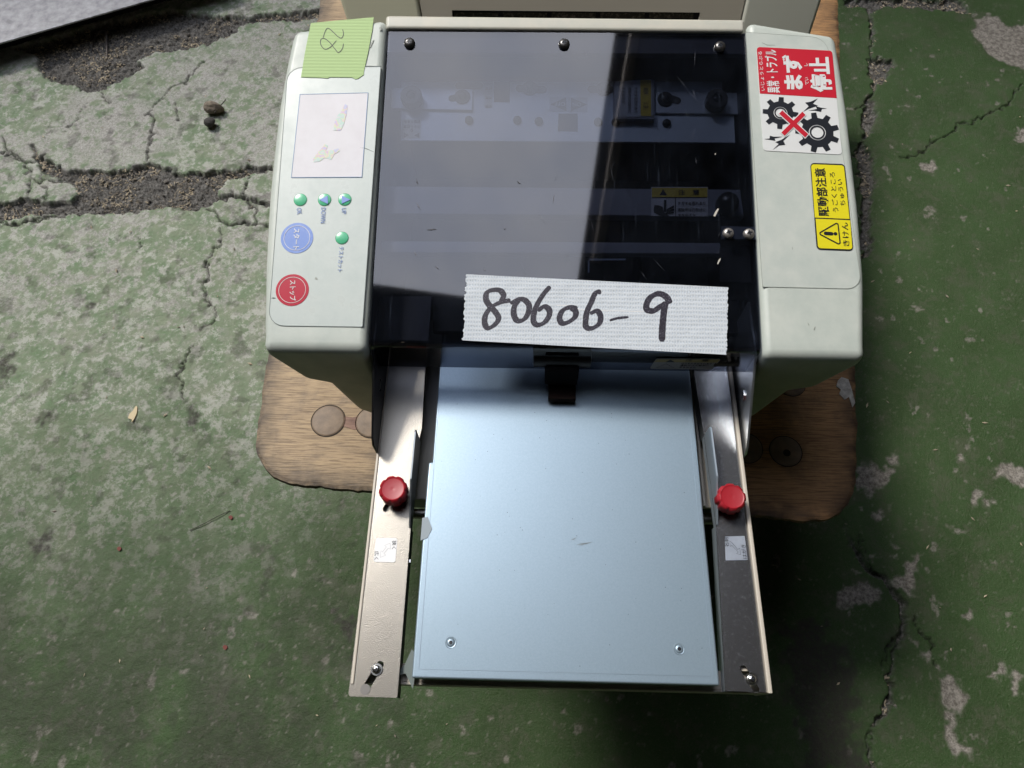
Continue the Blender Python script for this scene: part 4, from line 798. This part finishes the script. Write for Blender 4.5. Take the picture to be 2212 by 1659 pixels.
# ---- front: side plates, visor sticker
zg = HC-.533                                # guide level
def side_plate(xp, pts, m, th_, label=None):
    fr = Frame((xp, 0, 0), (0, 1, 0), (0, 0, 1)); o = prism('side_plate', pts, fr, 0, th_, m, M, .0003, 1); return o
tipL = V((806, 965), .2); 
for s, xp, m in ((-1, XL+.0014, blackm), (1, XR-.0030, zinc)):
    tip = hit(((806, 966) if s < 0 else (1606, 985)), Vector((xp, 0, 0)), Vector((1, 0, 0))); ty, tz = tip.y, tip.z
    fr = Frame((xp, 0, 0), (0, 1, 0), (0, 0, 1))
    o = plate('side_plate', [(YF+.05, zg-.02), (ty+.012, zg-.02), (ty, zg-.012), (ty, tz+.004), (ty+.004, tz+.010), (YF-.003, ZF-.014), (YF+.002, ZF-.008), (YF+.05, ZF-.008)], [circ(*hit(((817, 832) if s < 0 else (1606, 853)), Vector((xp, 0, 0)), Vector((1, 0, 0)))[1:], .0052, 20)[::-1]], fr, 0, .0016, m, M)
    q = hit(((817, 832) if s < 0 else (1606, 853)), Vector((xp, 0, 0)), Vector((1, 0, 0))); lathe('bolt_head', [(.0048, -.001), (.0048, .0008), (.003, .0016)], q, (1, 0, 0), blackscrew if s < 0 else chrome, o, 6)
VF = Frame((0, yv-.0006, 0), (1, 0, 0), (0, 0, 1))
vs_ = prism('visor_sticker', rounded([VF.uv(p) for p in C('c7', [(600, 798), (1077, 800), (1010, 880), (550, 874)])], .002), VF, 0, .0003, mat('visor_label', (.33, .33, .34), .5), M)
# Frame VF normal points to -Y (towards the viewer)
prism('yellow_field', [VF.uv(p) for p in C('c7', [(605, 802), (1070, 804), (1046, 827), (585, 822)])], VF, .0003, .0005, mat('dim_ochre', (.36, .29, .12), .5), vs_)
T('注', 'c7', (812, 822), (862, 822), 16, VF, .0007, blk_s, vs_); T('意', 'c7', (930, 824), (985, 824), 16, VF, .0007, blk_s, vs_)
prism('hazard_sign', [VF.uv(p) for p in C('c7', [(668, 822), (735, 822), (704, 804)])], VF, .0005, .0007, blk_s, vs_)
outline('hazard_sign', [VF.uv(p) for p in C('c7', [(600, 864), (730, 865), (672, 834)])], .0007, VF, .0006, blk_s, vs_)
for i, s_ in enumerate(('はさまれるおそれあり', '運転中は可動部に', '手を出すな')): T(s_, 'c7', (782-i*8, 842+i*14), (1005-i*18-(80 if i == 2 else 0), 844+i*14), 11, VF, .0006, blk_s, vs_)

# ---- frame rails of the feed table
zr = zg-.002
XA, XB = -.1186, .1716; YT = .0284          # outer faces; front edge of tray
yfr = H((752, 1478), zr).y
rl = box('side_rail', XA, XA+.0022, yfr, .30, zr-.030, zr+.0030, railm, M, .0006); rr_ = box('side_rail', XB-.0032, XB, yfr+.0005, .30, zr-.030, zr+.0048, railm, M, .0008)
gxl1 = H((858, 1500), zg).x; gxr0 = H((1563, 1490), zg).x
box('front_rail', XA+.0022, XB-.0034, yfr+.001, yfr+.0028, zr-.028, zr-.008, railm, M, .0004); box('front_rail_lip', XA+.0022, XB-.0034, yfr+.0028, yfr+.0150, zr-.0092, zr-.008, railm, M, .0004)
# inner channel rails running back beside the tray
yc = H((1520, 1104), zg-.03).y; trl, trr = -.0757, .1349
box('channel_rail', trr-.010, trr+.0170, yc, .33, zg-.024, zg-.020, railm, M, .0004); box('channel_rib', trr+.0062, trr+.0085, yc, .33, zg-.0199, zg-.015, railm, M, .0004)
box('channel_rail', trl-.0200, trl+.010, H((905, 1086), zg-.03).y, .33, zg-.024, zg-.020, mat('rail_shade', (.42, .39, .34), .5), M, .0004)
for z_ in (0,): lathe('cross_shaft', [(.0040, 0), (.0040, XB-XA-.008)], (XA+.004, H((905, 1098), zg-.03).y-.004, zg-.032), (1, 0, 0), mat('shaft', (.30, .29, .27), .3, .9), M, 20)
box('cross_channel', XA+.004, XB-.004, H((905, 1092), zg-.03).y+.004, H((905, 1092), zg-.03).y+.007, zg-.05, zg-.027, blackm, M)
# wire loop and small tab beside the left channel
lathe('spring_tab', [(.004, 0), (.004, .001)], H((898, 1035), zg-.025), (0, 0, 1), chrome, M, 5)
# ---- feed tray: folded galvanised sheet
zt = HC-.526
yt0 = YT
notch = H((934, 1030), zt).y; notch2 = H((934, 998), zt).y
tray = prism('feed_tray', [(trl, yt0), (trr, yt0), (trr, .34), (trl+.0030, .34), (trl+.0030, notch2), (trl+.0002, notch2), (trl, notch)], flat_at(zt), -.0105, 0, galv, M, .0022, 3)
for x in (trl+.0042, trr-.0042):
    box('tray_seam', x, x+.0004, yt0+.006, .33, zt+.00002, zt+.00028, mat('seam_shade', (.30, .38, .46), .45, .5), tray)
box('tray_seam', trl+.005, trr-.005, yt0+.0058, yt0+.0062, zt+.00002, zt+.00028, MATS['seam_shade'], tray)
for p in ((974, 1388), (1467, 1402)):
    q = H(p, zt); lathe('rivet_dimple', [(.0040, 0), (.0036, .0003), (.0030, .0002), (.0024, .0009), (.0016, .0011)], q, (0, 0, 1), galv, tray, 24); lathe('rivet_hole', [(.0013, 0), (.0012, .0002)], q+Vector((0, 0, .0011)), (0, 0, 1), blk_s, tray, 12)
q = H((1257, 1177), zt)
for dx, dy, l in ((0, 0, .004), (.003, .001, .005), (-.006, .004, .002)): prism('scuff_mark', [(q.x+dx-l, q.y+dy), (q.x+dx, q.y+dy+.0006), (q.x+dx+l, q.y+dy+.0014), (q.x+dx, q.y+dy-.0004)], FLAT, zt, zt+.0002, mat('scuff_grey', (.22, .26, .28), .5), tray)
for k in range(70):
    x = random.uniform(trl+.01, trr-.01); y = random.uniform(yt0+.01, .24); r_ = random.uniform(.00018, .0004); prism('dirt_speck', circ(x, y, r_, 5), FLAT, zt, zt+.0001, mat('speck', (.12, .14, .16), .7), tray)
q = H((922, 1142), zt); prism('tape_scrap', [(q.x-.004, q.y-.009), (q.x+.001, q.y-.007), (q.x+.004, q.y), (q.x, q.y+.009), (q.x-.004, q.y+.008)], FLAT, zt+.0001, zt+.0004, clearm, tray)
q = H((882, 1448), zt-.01); prism('plastic_scrap', [(q.x-.010, q.y-.004), (q.x-.002, q.y-.002), (q.x+.004, q.y-.012), (q.x+.006, q.y+.010), (q.x+.001, q.y+.014), (q.x-.003, q.y+.004)], FLAT, zt-.012, zt-.0115, mat('clear_film_scrap', (.16, .19, .18), .25), M)
# ---- side guides
GP = flat_at(zg)
def h2(c, pts, z=None): return [tuple(H(p, zg if z is None else z))[:2] for p in C(c, pts)]
lo = h2('a', [(752, 1505), (858, 1507), (887, 1140), (906, 947), (911, 925), (920, 760), (838, 760), (818, 966)]); lo[-2] = (XA+.0015, .295); lo[-3] = (lo[-3][0], .295); lo[0] = (lo[0][0], lo[1][1])
kp, kq = h2('a', [(834, 1099), (852, 1068)]); s0, s1 = h2('a', [(789, 1489), (821, 1436)])
gl_ = plate('side_guide', rounded(lo, [.002, .001, 0, 0, 0, 0, 0, 0]), [slot(kp, kq, .0026)[::-1], slot(s0, s1, .0026)[::-1]], GP, -.0012, 0, steel, M); gl_['label'] = 'left nickel side guide, pale and bright'
ro_ = h2('a', [(1567, 1493), (1657, 1491), (1615, 1156), (1599, 1026), (1590, 960), (1582, 760), (1497, 760), (1499, 805), (1521, 941), (1547, 1134)])
ro_[1] = (min(ro_[1][0], XB-.0036), ro_[0][1]); ro_[5] = (XB-.0036, .295); ro_[6] = (ro_[6][0], .295); ro_[2] = (XB-.0036, ro_[2][1]); ro_[3] = (XB-.0036, ro_[3][1]); ro_[4] = (XB-.0036, ro_[4][1]); ro_[1] = (XB-.0036, ro_[1][1])
s2, s3 = h2('a', [(1606, 1445), (1633, 1489)])
gr_ = plate('side_guide', ro_, [slot(s2, s3, .0024)[::-1]], GP, -.0012, 0, steel_r, M); gr_['label'] = 'right nickel side guide, dark with pale spots'
# keyhole ends and plates seen through the slots
u = s0; lathe('keyhole_end', [(.0035, 0), (.0035, .0003)], Vector((s0[0], s0[1], zg+.00005)), (0, 0, 1), mat('keyhole_grey', (.20, .19, .18), .6), gl_, 20)
box('slot_backing', XA+.0024, gxl1-.001, yfr+.015, yfr+.06, zg-.006, zg-.004, mat('slot_grey', (.32, .31, .29), .5), M); box('slot_backing', gxr0+.010, XB-.0034, yfr+.015, yfr+.06, zg-.006, zg-.004, railm, M)
box('slot_backing', XA+.0024, gxl1-.004, .13, .20, zg-.006, zg-.004, MATS['slot_grey'], M)
for p in ((814, 1446), (1623, 1467)): q = H(p, zg); screw(q, (0, 0, 1), .0030, .0022, chrome, M, name='guide_screw', washer=.0042)
# folded edges and raised fins of the guides (the fin stands on the inner edge)
def wall_strip(name, pts, th_, m, par):        # pts: list of (x,y,z0,z1)
    vs = []; fs = []
    for x, y, z0, z1 in pts: vs += [(x, y, z0), (x, y, z1), (x+th_, y, z1), (x+th_, y, z0)]
    n = len(pts)
    for i in range(n-1):
        a = 4*i; b = 4*(i+1)
        for k in range(4): fs.append((a+k, a+(k+1) % 4, b+(k+1) % 4, b+k))
    fs += [(3, 2, 1, 0), (4*n-4, 4*n-3, 4*n-2, 4*n-1)]; return raw(name, vs, fs, m, par)
fin_m = mat('fin_zinc', (.50, .58, .66), .4, .7)
ia = [lo[1], lo[2], lo[3]]; fy0, fy1 = lo[3][1], lo[2][1]; fh_ = .020
def fin(e0, e1, th_, par, m):                  # e0 far end, e1 near end on the guide's inner edge
    (xa, ya), (xb, yb) = e0, e1; k = .55; xm, ym = xa+(xb-xa)*k, ya+(yb-ya)*k
    wall_strip('guide_fin', [(xa, ya, zg-.008, zg+fh_*.93), (xa+(xb-xa)*.03, ya+(yb-ya)*.03, zg-.008, zg+fh_), (xm, ym, zg-.008, zg+fh_*.92), (xb, yb, zg-.008, zg+.001)], th_, m, par)
fin(lo[3], lo[2], -.0012, gl_, mat('fin_dark', (.20, .22, .24), .4, .7)); fin(ro_[8], ro_[9], .0012, gr_, fin_m)
wall_strip('guide_fold', [(lo[1][0], lo[1][1], zg-.014, zg-.0002), (lo[2][0], lo[2][1], zg-.014, zg-.0002)], -.0012, mat('fold_dark', (.10, .11, .10), .5, .5), gl_)
wall_strip('guide_fold', [(ro_[0][0], ro_[0][1], zg-.014, zg-.0002), (ro_[9][0], ro_[9][1], zg-.014, zg-.0002)], .0012, fin_m, gr_)
wall_strip('guide_fold', [(ro_[8][0], ro_[8][1], zg-.014, zg-.0002), (ro_[7][0], ro_[7][1], zg-.014, zg-.0002)], .0012, MATS['fin_dark'], gr_)
# small nuts along the left fold
for y in (.11,): lathe('fold_nut', [(.0022, 0), (.0022, .0014)], Vector((lo[1][0]+(lo[2][0]-lo[1][0])*(y-lo[1][1])/(lo[2][1]-lo[1][1]), y, zg-.005)), (1, 0, 0), chrome, gl_, 6)
# ---- red scalloped knobs
def knob(p, spin):
    q = H(p, zg+.014); q.z = zg; sc = lambda a, h: 1-.085*max(0, math.cos(8*(a+spin)))**2 if 0.003 < h < .01725 else 1
    k_ = lathe('red_knob', [(.0070, .001), (.0072, .0045), (.0098, .0055), (.0108, .007), (.0109, .0155), (.0103, .0172), (.0088, .0181), (.0086, .0179), (.0078, .0177), (.0030, .0176), (.0012, .0175), (.0002, .0174)], q, (0, 0, 1), redk, M, 96, mod=sc)
    lathe('threaded_stud', [(.003, -.006), (.003, .0025)], q, (0, 0, 1), chrome, k_, 14)
knob((850, 1059), .1); knob((1579, 1076), .35)
# ---- little guide stickers
def gs(c, pts, m): 
    o = prism('guide_sticker', rounded(h2(c, pts, zg+.0003), .0016 if m.name.startswith('glossy') else .0005), flat_at(0), zg, zg+.0003, m, M); return o
G3 = flat_at(zg+.0003)
white_g = mat('glossy_white_sticker', (.86, .86, .86), .3)
a_ = gs('d2', [(356, 440), (506, 440), (491, 610), (338, 606)], white_g); a_['label'] = 'white sticker on the left guide'
T('狭く', 'd2', (468, 458), (466, 518), 30, G3, .0002, blk_s, a_); T('広く', 'd2', (346, 532), (344, 592), 30, G3, .0002, blk_s, a_)
outline('arrow', [G3.uv(p) for p in C('d2', [(455, 476), (458, 518), (442, 512), (412, 548), (425, 560), (386, 576), (390, 528), (402, 538), (428, 502), (416, 492)])], .0003, G3, .0002, bolt_s, a_)
b_ = gs('d3', [(1222, 430), (1360, 425), (1380, 593), (1228, 596)], silver_s); b_['label'] = 'silver sticker on the right guide'
T('名刺', 'd3', (1250, 502), (1246, 436), 32, G3, .0002, blk_s, b_); T('はがき', 'd3', (1376, 584), (1364, 486), 30, G3, .0002, blk_s, b_)
outline('arrow', [G3.uv(p) for p in C('d3', [(1255, 460), (1272, 475), (1310, 520), (1325, 512), (1330, 556), (1302, 550), (1314, 538), (1270, 492), (1258, 500)])], .0003, G3, .0002, blk_s, b_)
# ---- feed mechanism under the visor
fb = H((1184, 868), zt+.003); fe = H((1243, 868), zt+.003)
box('feed_block', fb.x, fe.x, fb.y, fb.y+.05, zt+.0025, zt+.009, brownblk, M, .0008); box('feed_block_cap', fb.x-.003, fe.x+.001, fb.y+.012, fb.y+.09, zt+.0095, zt+.034, mat('block_cap', (.006, .006, .007), .9, spec=.1), M, .001)
q0 = H((1150, 815), zt+.03); q1 = H((1480, 815), zt+.03)
lathe('feed_roller', [(.006, 0), (.0085, .001), (.0085, .045), (.004, .046), (.004, .14), (.006, .141), (.006, .16)], (q0.x, .262, zt+.034), (1, 0, 0), blackm, M, 24)
box('paper_stop', XL+.004, XR-.004, .330, .333, .06, .125, intdark, M)
for p in ((802, 947), (1612, 949)): q = H(p, 0); lathe('foot', [(.008, .0004), (.0085, .003), (.0075, .014), (.004, .014), (.004, .06)], Vector((max(min(q.x, XR-.01), XL+.004), q.y+.008, 0)), (0, 0, 1), rubber, M, 24)
for x in (XL+.03, XR-.03): lathe('foot', [(.011, .0004), (.012, .003), (.010, .0145)], Vector((x, .48, 0)), (0, 0, 1), rubber, M, 24)
box('base_body', XL+.012, XR-.012, .215, .2745, .030, .052, blackm, M, .002)

# ================================================================== the machine behind
B = thing('beige_machine', 'beige machine with a dark slot standing behind the cutter', 'machine', (.03, .66, 0))
BF = Frame((0, .585, .05), (1, 0, 0), (0, .62, .785))      # its front leans back
def bu(p): return BF.uv(p)
beige = mat('beige_shell', (.62, .60, .44), .42, bump=.06, bs=900, bd=.0003); beige2 = mat('beige_panel', (.44, .40, .32), .45, bump=.06, bs=900, bd=.0003)
def side(top, bot, x2t, x2b, m):
    a, b, c, d = [bu(p) for p in (top, bot, x2b, x2t)]
    e = lambda p, q, t: (p[0]+(q[0]-p[0])*t, p[1]+(q[1]-p[1])*t)
    return prism('side_shell', [e(b, a, 4), e(a, b, 2.2), e(d, c, 2.2), e(c, d, 4)], BF, -.16, .002, m, B, .004)
side((735, 0), (748, 40), (904, 0), (911, 40), beige); side((1775, 0), (1762, 40), (1611, 0), (1602, 40), mat('beige_shell_grey', (.50, .50, .42), .42))
pa, pb, pc, pd = [bu(p) for p in ((906, 0), (913, 40), (1600, 40), (1609, 0))]; e = lambda p, q, t: (p[0]+(q[0]-p[0])*t, p[1]+(q[1]-p[1])*t)
plate('front_panel', [e(pb, pa, 4), e(pa, pb, 2.2), e(pd, pc, 2.2), e(pc, pd, 4)], [[bu(p) for p in ((976, 22), (977, 38), (1509, 44), (1513, 27))]], BF, -.003, 0, beige2, B)
q0_, q1_ = bu((960, 30)), bu((1530, 35)); prism('slot_backing', rect(q0_[0], q0_[1]-.03, q1_[0], q0_[1]+.03), BF, -.012, -.010, intdark, B)
for k in range(5):
    x_ = 980+k*106; prism('slot_cover', [bu(p) for p in ((x_, 26.5), (x_+96, 27.5), (x_+96, 40), (x_, 39))], BF, -.0055, -.005, mat('dusty_slot', (.05, .048, .04), .8, col2=(.2, .18, .14), ns=350, thr=(.5, .7)), B)
box('base', -.16, .22, .64, .84, 0, .10, blackm, B)
# ================================================================== steel plate, top left
pz = FZ+.042
P_ = [H(p, pz) for p in ((0, 92), (335, -4))]; d = (P_[1]-P_[0]); a = P_[0]-d*.6; b = P_[1]+d*.5; nrm = Vector((-d.y, d.x, 0)).normalized()
sl = thing('steel_slab', 'grey weathered plate with a straight edge raised off the floor, top left', 'plate', (a.x, a.y, FZ))
prism('plate', [tuple(a[:2]), tuple(b[:2]), tuple((b+nrm*.35)[:2]), tuple((a+nrm*.35)[:2])], flat_at(0), pz-.004, pz, mat('slab_top', (.44, .44, .465), .5, col2=(.20, .20, .22), ns=60, detail=9, bump=.4, bs=350), sl, .0012, 1)
i_ = nrm*.05; prism('base_block', [tuple((a+i_)[:2]), tuple((b+i_)[:2]), tuple((b+nrm*.33)[:2]), tuple((a+nrm*.33)[:2])], flat_at(0), FZ-.004, pz-.0042, blackm, sl)
# ================================================================== small litter on the floor
def lump(name, p, r, m, label, cat, sq=(1, 1, .7), seed=1, z=0):
    bm = bmesh.new(); bmesh.ops.create_icosphere(bm, subdivisions=3, radius=1); rs = random.Random(seed); q = H(p, FZ)
    ofs = [(rs.uniform(-1, 1), rs.uniform(-1, 1), rs.uniform(-1, 1), rs.uniform(.1, .35)) for _ in range(14)]
    for v in bm.verts:
        n_ = v.co.normalized(); f = 1-sum(max(0, n_.dot(Vector(o[:3]).normalized())-.6)*o[3] for o in ofs)*1.2+rs.uniform(-.04, .04); v.co = Vector((n_.x*sq[0], n_.y*sq[1], n_.z*sq[2]))*f*r+Vector((q.x, q.y, FZ+r*sq[2]*.75+z))
    me = bpy.data.meshes.new(name); bm.to_mesh(me); bm.free(); return tag(finish(name, me, m, None), label, cat)
clodm = mat('clod', (.30, .25, .19), .9, col2=(.12, .10, .08), ns=120, bump=.6, bs=300)
lump('stone', (467, 243), .017, clodm, 'brown stone with a pale top, on the dusty green floor left of the cutter', 'stone', (1.1, .7, .8), 3)
lump('stone', (456, 272), .012, mat('dark_stone', (.05, .047, .043), .85), 'small dark stone touching the pale topped stone', 'stone', (1, .8, .8), 8)
def chip_(name, p, pts, m, label, cat, h=.002):
    q = H(p, FZ); zz = zat(q.x, q.y)+.0006; return tag(prism(name, [(q.x+x*.001, q.y+y*.001) for x, y in pts], FLAT, zz, zz+h, m, None), label, cat)
chip_('wood_chip', (288, 896), [(-5, -6), (1, -8), (2, -12), (4, -7), (5.5, 1), (4, 11), (1.5, 13), (-1, 5), (-4, 1)], mat('pale_wood_chip', (.55, .45, .28), .7), 'pale arrow shaped wood chip on the green floor left of the bench', 'wood chip')
redp = mat('red_chip', (.16, .045, .035), .8)
for p, l in (((498, 1118), 'red paint fleck at the end of the thin dark twig'), ((258, 1186), 'dull red fleck, the leftmost of the red flecks'), ((487, 1399), 'red fleck lowest of the red flecks on the left floor')):
    o = chip_('paint_fleck', p, [(-2, -1), (1, -3), (3, 0), (2, 2), (-1, 3), (-3, 1)], redp, l, 'paint fleck', .001); o['group'] = 'red flecks on the floor'
def rod(name, pts, r_, m, label, cat):
    P_ = [Vector((*H(p, FZ)[:2], zat(*H(p, FZ)[:2])+r_+h)) for p, h in pts]; vs = []; fs = []
    for i, p in enumerate(P_):
        t = (P_[min(i+1, len(P_)-1)]-P_[max(i-1, 0)]).normalized(); a = t.cross(Vector((0, 0, 1))).normalized(); b = t.cross(a)
        vs += [p+(a*math.cos(k*math.pi/3)+b*math.sin(k*math.pi/3))*r_ for k in range(6)]
    for i in range(len(P_)-1):
        for k in range(6): fs.append((i*6+k, i*6+(k+1) % 6, i*6+6+(k+1) % 6, i*6+6+k))
    return tag(raw(name, vs, fs, m), label, cat)
rod('twig', [((410, 1146), .001), ((440, 1132), .002), ((470, 1116), .002), ((497, 1103), .001)], .0005, mat('dark_twig', (.03, .028, .022), .7), 'thin dark twig lying on the left floor beside a red fleck', 'twig')
wirem = mat('rusty_wire', (.06, .05, .045), .6, .5)
rod('wire', [(C('d5', [(665, 345)])[0], 0), (C('d5', [(680, 280)])[0], .006), (C('d5', [(740, 240)])[0], .010), (C('d5', [(800, 235)])[0], .012), (C('d5', [(870, 215)])[0], .012)], .0014, wirem, 'curved rusty wire sticking out of the dirt below the grey slab', 'wire')
rod('wire', [(C('d5', [(775, 395)])[0], 0), (C('d5', [(785, 330)])[0], .004), (C('d5', [(795, 240)])[0], .012)], .0016, wirem, 'short straight wire beside the curved wire in the dirt', 'wire')
rod('wire', [(C('d5', [(1600, 870)])[0], .01), (C('d5', [(1650, 820)])[0], .012), (C('d5', [(1690, 785)])[0], .014)], .0009, wirem, 'thin dark stalk poking out from the pale topped stone', 'stalk')
